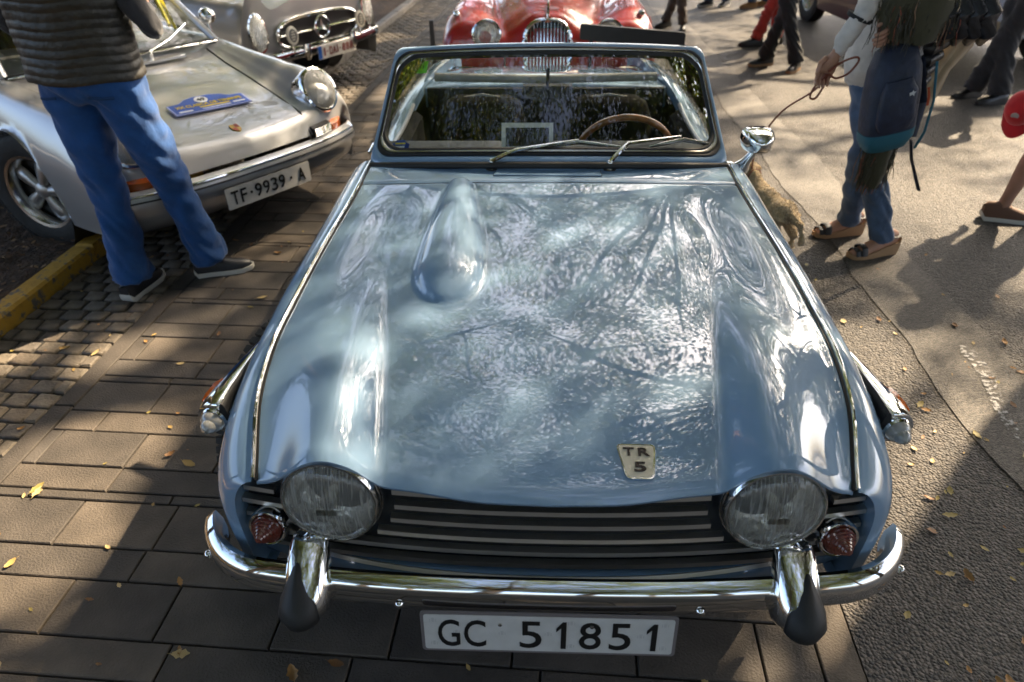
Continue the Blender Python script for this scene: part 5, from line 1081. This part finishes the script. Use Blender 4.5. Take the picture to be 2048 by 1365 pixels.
# lead with its loop
LEATH = mat('brown_leather', (.17, .040, .016), .45)
mb = MB(); lead = [(1.262, 2.415, .925), (1.235, 2.44, .845), (1.16, 2.60, .70), (1.115, 2.72, .50), (1.135, 2.80, .315)]
t = np.arange(5); mb.tube([tuple(p) for p in hermite(t, np.array(lead), np.linspace(0, 4, 30))], .0048, 6)
loop = [(1.262, 2.41, .925), (1.225, 2.42, .865), (1.215, 2.42, .82), (1.24, 2.42, .815), (1.262, 2.42, .86), (1.268, 2.41, .92), (1.30, 2.39, .91), (1.345, 2.38, .935), (1.375, 2.38, .985), (1.36, 2.385, 1.0), (1.31, 2.40, .975), (1.262, 2.40, .935)]
mb.tube([tuple(p) for p in hermite(np.arange(12), np.array(loop), np.linspace(0, 11, 60))], .0052, 6); tag(mb.build('dog_lead', LEATH), 'thin brown leather dog lead looped in the hand of the woman', 'dog lead')
# backpack
bpk = thing('backpack', 'navy backpack with teal base hanging in front of the jeans', 'backpack', (1.58, 2.36, .60), absolute=True)
NAVY = mat('navy_nylon', (.010, .016, .038), .6, var=.3, vscale=20, bump=.4, bscale=18, bdist=.02); TEAL = mat('teal_nylon', (.012, .105, .150), .6)
AXb = Vector((.12, .0, -.45)).normalized()
def bsec(o, w, d, n=26): sx_ = Vector((.96, 0, .26)); return [Vector(o)+Vector((-.022, 0, 0))+sx_*w*.90*math.copysign(abs(math.cos(a))**.65, math.cos(a))+Vector((0, 1, 0))*d*math.copysign(abs(math.sin(a))**.65, math.sin(a)) for a in np.linspace(0, 2*math.pi, n+1)[:-1]]
mb = MB(); mb.rings([bsec((1.535, 2.37, 1.06), .05, .03), bsec((1.54, 2.37, 1.035), .09, .06), bsec((1.55, 2.36, .96), .115, .085), bsec((1.565, 2.355, .85), .125, .095), bsec((1.58, 2.355, .745), .125, .095), bsec((1.59, 2.355, .695), .125, .09)]); bb = mb.build('bag_body', NAVY, bpk)
mb = MB(); mb.rings([bsec((1.588, 2.355, .700), .127, .093), bsec((1.592, 2.355, .66), .125, .09), bsec((1.60, 2.36, .615), .10, .07), bsec((1.602, 2.36, .60), .05, .04)]); mb.build('bag_base', TEAL, bpk)
mb = MB(); mb.rings([bsec((1.545, 2.275, .93), .06, .018), bsec((1.555, 2.262, .88), .085, .028), bsec((1.57, 2.260, .76), .09, .03), bsec((1.58, 2.268, .715), .07, .018)]); mb.build('front_pocket', NAVY, bpk)
mb = MB(); mb.prism([(-.012, 0), (-.002, .004), (.0, .014), (.004, .005), (.014, .008), (.008, -.002), (.010, -.012), (0, -.006), (-.008, -.012)], lambda x, y, z=0: Vector((1.575+x, 2.234-z, .885+y)), .002); mb.build('logo', mat('logo_white', (.55, .55, .55), .6), bpk, smooth=False)
mb = MB(); mb.tube([(1.655, 2.27, .90), (1.665, 2.262, .86), (1.67, 2.262, .825)], .0055, 6); mb.build('zip_pull', mat('orange_cord', (.45, .07, .015), .6), bpk)
mb = MB(); mb.tube([(1.672, 2.30, 1.0), (1.70, 2.28, .84), (1.71, 2.29, .70), (1.70, 2.31, .62)], .006, 6); mb.build('piping', TEAL, bpk)
mb = MB(); mb.tube([(1.50, 2.38, 1.06), (1.50, 2.40, 1.12), (1.56, 2.41, 1.10), (1.57, 2.38, 1.06)], [(.012, .004)]*4, 6); mb.build('carry_loop', NAVY, bpk); mb = MB(); mb.tube([(1.70, 2.36, .64), (1.73, 2.36, .55), (1.79, 2.38, .45), (1.835, 2.40, .38)], [(.013, .005)]*4, 6); mb.build('strap', NAVY, bpk); mb = MB(); mb.tube([(1.66, 2.40, 1.0), (1.72, 2.40, .80), (1.71, 2.38, .65)], [(.020, .006)]*3, 6); mb.build('strap', NAVY, bpk)
# shaggy scarf: hundreds of soft strands
SC = [cloth('olive_wool', (.055, .048, .022), .3), cloth('dark_olive_wool', (.030, .026, .014), .3), cloth('rust_wool', (.28, .06, .025), .3), cloth('tan_wool', (.24, .13, .07), .3)]
def shag(name, label, tops, n, ln, spread, seed):
    rr = random.Random(seed); mb = MB()
    for i in range(n):
        a = Vector(tops[0]).lerp(Vector(tops[1]), rr.random())+Vector((rr.gauss(0, spread), rr.gauss(0, spread*.6), rr.gauss(0, spread*.5))); l = ln*rr.uniform(.55, 1.1); sw = rr.gauss(0, .014); wv = rr.uniform(0, 6)
        mb.cur = rr.choice((0, 0, 0, 1, 1, 1, 0, 2, 3)) if rr.random() < .8 else 0
        mb.tube([a+Vector((sw*q+.006*math.sin(wv+q*9), -.03*q*(1.6-q)+.006*math.cos(wv+q*8), -l*q)) for q in (0, .2, .4, .6, .8, 1)], [.0018, .0022, .0022, .002, .0016, .0008], 4)
    t0, t1 = Vector(tops[0]), Vector(tops[1]); root = thing(name, label, 'scarf', tuple(t0.lerp(t1, .5)-Vector((0, 0, ln))), absolute=True)
    st_ = mb.build('fringe', SC, root); st_['kind'] = 'stuff'
    bs = MB(); c0 = t0.lerp(t1, .5); hw_ = (t1-t0).length/2+spread*1.2
    bs.rings([[c0+Vector((hw_*k*math.cos(a)*(1+.10*math.sin(a*5+z*40)), .0+(.045+spread*.6)*math.sin(a)*(1+.2*math.sin(a*4)), z)) for a in np.linspace(0, 2*math.pi, 29)[:-1]] for z, k in ((.03, .6), (.015, .95), (-ln*.3, 1.06), (-ln*.6, .98), (-ln*.85, .8), (-ln*.95, .3))]); bs.build('scarf_cloth', SC[0], root)
    return root
shag('shaggy_scarf', 'shaggy olive and rust scarf draped above the navy backpack', ((1.47, 2.38, 1.20), (1.68, 2.40, 1.24)), 900, .17, .040, 3)
shag('scarf_end', 'ragged olive scarf end hanging below the teal backpack base', ((1.53, 2.37, .645), (1.61, 2.38, .645)), 600, .24, .020, 5)
# puffer jacket over the arm and the beige bag
pj_ = thing('puffer_jacket', 'black puffer jacket carried over the arm above the beige bag', 'jacket', (1.72, 2.48, .86), absolute=True)
PUF = mat('black_puffer', (.010, .009, .011), .4, var=.2, vscale=20, bump=.4, bscale=30, bdist=.015)
for k in range(5):
    mb = MB(); x = 1.64+.055*k; mb.tube([(x-.03, 2.40, 1.24), (x, 2.37, 1.17), (x+.02, 2.38, 1.10), (x+.03, 2.42, 1.06)], [(.03, .04), (.042, .05), (.040, .05), (.02, .03)], 12); mb.build('quilted_panel', PUF, pj_)
for k in range(4):
    mb = MB(); z = 1.03-.05*k; mb.tube([(1.62, 2.46, z), (1.70, 2.44, z-.005), (1.78-.012*k, 2.46, z+.015)], [(.02, .02), (.042, .034), (.015, .02)], 12); mb.build('quilted_panel', PUF, pj_)
bag = thing('beige_bag', 'long beige cloth bag hanging beside the black puffer jacket', 'bag', (1.78, 2.53, .70), absolute=True)
BEI = cloth('beige_canvas', (.42, .31, .19), .5, 8)
mb = MB(); mb.rings([[Vector(o)+Vector((w*math.cos(a), .05*math.sin(a)+.006*math.sin(a*7), .012*math.cos(a*5))) for a in np.linspace(0, 2*math.pi, 37)[:-1]] for o, w in (((1.86, 2.53, 1.15), .03), ((1.87, 2.53, 1.11), .07), ((1.85, 2.53, 1.02), .075), ((1.80, 2.53, .92), .06), ((1.77, 2.53, .82), .075), ((1.745, 2.53, .74), .075), ((1.735, 2.53, .70), .05))]); mb.build('bag_body', BEI, bag)
mb = MB(); mb.tube([(1.80, 2.52, 1.12), (1.74, 2.50, 1.20), (1.72, 2.52, 1.27)], [(.016, .005)]*3, 6); mb.build('bag_handle', BEI, bag)

# men further back and the others
tw = cloth('red_cotton', (.42, .035, .022), .5); bl = cloth('black_cotton', (.012, .012, .013), .5); gr_ = cloth('grey_top', (.16, .16, .17)); br_ = cloth('brown_cotton', (.10, .075, .06), .5); jn = cloth('blue_jeans', (.04, .065, .12), .5)
BSH = mat('black_leather', (.012, .011, .011), .35); TSH = mat('tan_suede', (.30, .16, .06), .8)
person('person', 'man in bright red trousers standing behind the man in black', (2.62, 7.75), R(-40), [(2.72, 7.80), (2.46, 7.72)], tw, gr_, BSH, SOLEB, toes=(R(-60), R(-80)), hem=.065, hip_off=(.10, .10))
person('person', 'man in black trousers standing in front of the red trousers', (2.42, 6.72), R(-30), [(2.56, 6.52), (2.32, 6.76)], bl, cloth('navy_top', (.02, .025, .04)), BSH, SOLET, toes=(R(-35), R(-70)), hem=.075, legw=1.05)
person('person', 'person in brown trousers standing beside the red sports car', (1.70, 8.80), R(20), [(1.80, 8.70), (1.62, 8.95)], br_, gr_, BSH, SOLEB, toes=(R(-10), R(-50)), hem=.06, legw=.9)
person('person', 'person in blue jeans and dark trainers far down the road', (2.62, 10.6), R(30), [(2.76, 10.60), (2.50, 10.62)], jn, gr_, mat('navy_leather', (.012, .014, .02), .45), SOLEW, toes=(R(-40), R(-60)), hem=.065)
person('person', 'person in jeans and tan suede boots far down the road', (3.2, 10.5), R(-60), [(3.10, 10.42), (3.36, 10.6)], jn, br_, TSH, SOLET, toes=(R(-70), R(-80)), hem=.06)
person('person', 'man in dark suit trousers beside the maroon saloon', (3.88, 5.42), R(-75), [(3.90, 5.30), (3.80, 5.52)], cloth('charcoal_wool', (.020, .019, .021), .5), cloth('charcoal_wool', (.020, .019, .021)), BSH, SOLEB, 'dress', toes=(R(-80), R(-75)), hem=.085, legw=1.15, hip_off=(.05, 0))
capman = person('person', 'person with bare legs and brown shoes holding a red cap', (2.93, 3.02), R(120), [(3.25, 3.30), (2.62, 2.90)], cloth('pale_blue_shorts', (.22, .30, .48), .4), cloth('pale_top', (.45, .45, .45)), mat('brown_suede', (.12, .06, .035), .7), SOLEW, toes=(R(110), R(75)), bare=.52, hip_off=(.06, .05), m_skin=SKIN2,
       arms=[((.26, .03, 1.12), (.25, -.10, .9)), ((2.68, 3.06, 1.06, 1), (2.60, 2.99, .80, 1))], sleeve=False)
# red cap in that hand
cap = thing('baseball_cap', 'bright red baseball cap hanging from a hand', 'cap', (2.56, 2.96, .50), absolute=True)
CR = cloth('red_cap_cotton', (.50, .012, .018), .3)
cc = Vector((2.535, 2.945, .625)); au = Vector((-.55, -.55, .25)).normalized(); a_, b_, d_ = frame_of(au)
mb = MB(); mb.rings([[cc+(a_*math.cos(t)*.82+b_*math.sin(t))*r_+d_*h for t in np.linspace(0, 2*math.pi, 25)[:-1]] for r_, h in ((.088, -.06), (.092, -.03), (.088, .01), (.068, .045), (.035, .06), (.004, .064))]); mb.build('crown', CR, cap)
mb = MB(); mb.grid([[cc-b_*(.06+q*.095)*math.cos(s*.9)+a_*(.082-.012*q)*s+d_*(-.055-.012*q+.02*(1-s*s)*0-.018*s*s) for s in np.linspace(-1, 1, 15)] for q in np.linspace(0, 1, 7)]); pk = mb.build('peak', CR, cap)
mb = MB(); mb.lathe([(.02, 0), (.018, .004), (.001, .005)], cc+a_*0-b_*.05+d_*.05, (d_*.7-b_*.6), 14); mb.build('emblem', mat('emblem_grey', (.35, .30, .30), .6), cap)

# curly tan dog beside the roadster
dog = thing('dog', 'curly tan dog standing beside the blue roadster', 'dog', (1.16, 2.68, 0), absolute=True)
mb = MB(); D = Vector((-.38, .92, 0)).normalized(); S = Vector((.92, .38, 0)); dc = Vector((1.235, 2.58, 0)); K = .66
dp = lambda f, s, z: dc+(D*f+S*s+Vector((0, 0, z)))*K
sc_r = lambda L: [tuple(q*K for q in r) if hasattr(r, '__len__') else r*K for r in L]
mb.tube([dp(-.17, 0, .30), dp(-.12, 0, .315), dp(0, 0, .30), dp(.14, 0, .31), dp(.24, 0, .34), dp(.30, 0, .42), dp(.36, 0, .475)], sc_r([(.06, .06), (.10, .10), (.092, .095), (.105, .125), (.095, .11), (.06, .07), (.05, .06)]), 16)
mb.tube([dp(.34, 0, .47), dp(.40, 0, .50), dp(.46, 0, .49), dp(.54, 0, .455), dp(.575, 0, .445)], sc_r([(.05, .05), (.068, .066), (.06, .055), (.034, .034), (.022, .022)]), 14)
for s in (-1, 1):
    mb.tube([dp(.40, s*.05, .53), dp(.40, s*.085, .49), dp(.40, s*.09, .43)], sc_r([(.012, .02), (.018, .034), (.012, .02)]), 8)
    mb.tube([dp(.20, s*.065, .32), dp(.19, s*.07, .20), dp(.20, s*.07, .12), dp(.205, s*.07, .03)], sc_r([(.05, .055), (.036, .038), (.028, .03), (.03, .03)]), 10); mb.tube([dp(.19, s*.07, .025), dp(.25, s*.07, .02)], sc_r([(.032, .025), (.022, .018)]), 8)
    mb.tube([dp(-.12, s*.06, .30), dp(-.08, s*.075, .21), dp(-.165, s*.08, .125), dp(-.15, s*.08, .03)], sc_r([(.075, .085), (.055, .062), (.034, .036), (.034, .034)]), 10); mb.tube([dp(-.16, s*.08, .027), dp(-.09, s*.08, .02)], sc_r([(.036, .027), (.024, .018)]), 8)
mb.tube([dp(-.19, 0, .32), dp(-.27, .02, .27), dp(-.31, .03, .17), dp(-.29, .04, .10)], sc_r([.035, .034, .03, .018]), 10)
me = remesh(mb, .008, 3)
nr_ = [v.normal.copy() for v in me.vertices]
for v, nv in zip(me.vertices, nr_):
    n = mnoise.noise(v.co*45)*.004+mnoise.noise(v.co*110)*.002; v.co = v.co+nv*n
me.materials.append(mat('tan_fur', (.55, .40, .22), .9, var=.35, vscale=40, bump=1, bscale=150, bdist=.02, sheen=.4)); link('body', me, dog)
mb = MB(); 
rr = random.Random(2); nrm = [(v.co.copy(), v.normal.copy()) for v in me.vertices]
for i in range(1800):
    c, n = rr.choice(nrm); t_ = Vector((rr.gauss(0, 1), rr.gauss(0, 1), rr.gauss(0, 1)-.6)); t_ = (t_-n*t_.dot(n)).normalized(); s_ = n.cross(t_)*.004; l = rr.uniform(.005, .011)
    mb.add([c+s_-n*.002, c-s_-n*.002, c+n*l*.5+t_*l*.5-s_*.8, c+n*l*.45+t_*l+s_*.2], [(0, 1, 2), (0, 2, 3)])
mb.build('fur', [MATS['tan_fur']], dog)['kind'] = 'stuff'
mb = MB(); mb.tube([dp(.335+.0, math.cos(a)*.062, .455+math.sin(a)*.062) for a in np.linspace(0, 2*math.pi, 17)], .006, 6); mb.build('collar', LEATH, dog)
mb = MB(); mb.lathe([(.016, -.01), (.017, .004), (.004, .012)], dp(.585, 0, .455), tuple(D), 12); mb.build('nose', BLACK, dog)
for s in (-1, 1): mb = MB(); mb.lathe([(.009*math.cos(t), .009*math.sin(t)) for t in np.linspace(-1.5, 1.5, 7)], dp(.485, s*.036, .515), tuple(D), 10); mb.build('eye', BLACK, dog)
# ------------------------------------------------------------------ trees all round: they shade the place and mirror in the paint
LEAF = []
for i, (c, tcol) in enumerate((((.045, .075, .018), (.16, .22, .03)), ((.030, .055, .014), (.10, .16, .02)), ((.10, .11, .02), (.32, .28, .03)))):
    m = bpy.data.materials.new('leaf_%d' % i); m.use_nodes = True; t = m.node_tree; p = t.nodes['Principled BSDF']; p.inputs['Base Color'].default_value = (*c, 1); p.inputs['Roughness'].default_value = .5
    tr = t.nodes.new('ShaderNodeBsdfTranslucent'); tr.inputs[0].default_value = (*tcol, 1); mx = t.nodes.new('ShaderNodeMixShader'); mx.inputs[0].default_value = .42
    t.links.new(p.outputs[0], mx.inputs[1]); t.links.new(tr.outputs[0], mx.inputs[2]); t.links.new(mx.outputs[0], t.nodes['Material Output'].inputs['Surface']); LEAF.append(m)
BARK = mat('bark', (.085, .066, .048), .9, var=.4, vscale=9, bump=1, bscale=16, bdist=.04)
# openings carved through unseen crowns to place sun patches on the ground (ground point, radius)
SUN_CUTS = [((-1.66, .80), .26), ((-1.55, .45), .20), ((-1.80, 1.5), .16), ((-2.42, 1.45), .22), ((-1.75, 3.0), .22), ((-1.62, 5.7), .3), ((.78, .12), .22), ((1.45, .75), .35), ((1.25, 1.5), .25), ((2.2, 1.0), .3)]
def crown_mesh(seed, rad, hgt, nclump, nleaf, at=None):
    r = np.random.default_rng(seed); cl = []
    while len(cl) < nclump:
        p = r.uniform(-1, 1, 3); d = np.linalg.norm(p)
        if d < 1 and d > .25 and mnoise.noise(Vector((p[0]*2.2+seed*3, p[1]*2.2, p[2]*2.2))) > -.22: cl.append(p*[rad, rad, hgt])
    cl = np.array(cl); n = nclump*nleaf; C = np.repeat(cl, nleaf, 0)+r.normal(0, .235, (n, 3))*[1, 1, .6]
    if at is not None:
        w = C+np.array(at); keep = np.ones(n, bool); d = np.array(SUN_DIR)
        for (gx, gy), gr in SUN_CUTS:
            q = w-np.array([gx, gy, 0]); q = q-(q@d)[:, None]*d; keep &= np.linalg.norm(q, axis=1) > gr
        C = C[keep]; n = len(C)
    a = r.normal(size=(n, 3)); a /= np.linalg.norm(a, axis=1)[:, None]; b = np.cross(a, r.normal(size=(n, 3))); b /= np.linalg.norm(b, axis=1)[:, None]; nn = np.cross(a, b)
    L = r.uniform(.034, .058, n)[:, None]; Wd = L*.48
    V = np.stack([C-a*L, C+b*Wd+nn*L*.15, C+a*L, C-b*Wd+nn*L*.15], 1).reshape(-1, 3)
    me = bpy.data.meshes.new('crown'); me.vertices.add(n*4); me.vertices.foreach_set('co', V.ravel()); me.loops.add(n*4); me.loops.foreach_set('vertex_index', np.arange(n*4)); me.polygons.add(n); me.polygons.foreach_set('loop_start', np.arange(n)*4)
    for m in LEAF: me.materials.append(m)
    me.polygons.foreach_set('material_index', r.choice(3, n, p=[.5, .36, .14]).astype(np.int32)); me.update(calc_edges=True); return me, cl
def tree_kind(seed, H, rad, hgt, nclump=430, nleaf=46, at=None):
    me, cl = crown_mesh(seed, rad, hgt, nclump, nleaf, None if at is None else (at[0], at[1], H-hgt)); rr = random.Random(seed); mb = MB(); ch = H-hgt
    wob = lambda z: Vector((.18*math.sin(z*.7+seed), .18*math.cos(z*.6+seed*2), z))
    mb.tube([wob(z) for z in np.linspace(-.1, ch, 12)], [.30-.016*i for i in range(12)], 12)
    tips = rr.sample(range(len(cl)), 26)
    for k in tips:
        e = Vector(cl[k])+Vector((0, 0, ch)); s = wob(rr.uniform(ch*.45, ch)); m1 = s.lerp(e, .4)+Vector((rr.gauss(0, .2), rr.gauss(0, .2), .35)); m2 = s.lerp(e, .75)+Vector((rr.gauss(0, .2), rr.gauss(0, .2), .25)); mb.tube([s, m1, m2, e], [.11, .075, .045, .015], 7)
        for j in range(3): e2 = m2+Vector((rr.gauss(0, .9), rr.gauss(0, .9), rr.gauss(.2, .5))); mb.tube([m2, m2.lerp(e2, .5)+Vector((0, 0, .1)), e2], [.035, .022, .008], 5)
    tm = bpy.data.meshes.new('trunk'); tm.from_pydata(mb.v, [], mb.f); tm.materials.append(BARK); tm.polygons.foreach_set('use_smooth', [True]*len(tm.polygons)); return me, tm, ch
KINDS = [tree_kind(1, 10.5, 4.4, 3.2, 480, 105), tree_kind(2, 15.0, 7.0, 4.6, 1550, 110), tree_kind(3, 12.5, 5.6, 3.8, 800, 105), tree_kind(4, 12.5, 5.6, 3.8, 270, 95)]
SPECS = [(1, 10.5, 4.4, 3.2, 480, 105), (2, 15.0, 7.0, 4.6, 1550, 110), (3, 12.5, 5.6, 3.8, 800, 105), (4, 12.5, 5.6, 3.8, 270, 95)]
TREES = [(-5.6, 4.6, 1), (-8.4, 8.6, 1), (-12.5, 14, 1), (-4.6, -4.5, 1), (10.6, 10.2, 3), (4.8, 3.5, 1), (4.3, 1.6, 0), (3.4, 13.0, 2), (21, 17, 1), (16.5, 5.5, 1), (7.0, -2.6, 0), (9.0, -8, 1), (-2.6, 14.5, 3), (.8, 19, 3),
         (-1.0, -10, 3), (5.0, -13, 3), (1.5, -16, 2), (-6, -16, 2), (11, -16, 2), (-7, -28, 2), (7, -33, 1), (18, -27, 2), (-18, -24, 1), (-8.5, -9.5, 1), (-11, 1, 1), (8, 24, 1), (-9, 22, 2)]
FIND = ['rooted in the planting bed', 'across the road']
for i, (x, y, k) in enumerate(TREES):
    own = (x, y) in ((4.8, 3.5), (4.3, 1.6), (3.4, 13.0), (10.6, 10.2), (7.0, -2.6))     # these stand in the sun's path: crowns carved for the sun patches
    me, tm, ch = tree_kind(*SPECS[k], at=(x, y)) if own else KINDS[k]
    t = thing('shade_tree', ['leafy park tree with a low broad crown', 'tall leafy park tree with a high broad crown', 'leafy park tree with a rounded crown', 'thin park tree with sparse foliage'][k]+(' standing in the planting bed' if x < -2.5 else ' standing across the road'), 'tree', (x, y, 0), 0 if own else random.uniform(0, 6.28), 'shade trees around the car show')
    o = link('trunk', tm, t); c = link('crown', me, t); c.location = (0, 0, ch); s = 1 if own else random.uniform(.92, 1.08); c.scale = (s, s, s)
for o in bpy.data.objects:
    if 'abs' in o: del o['abs']
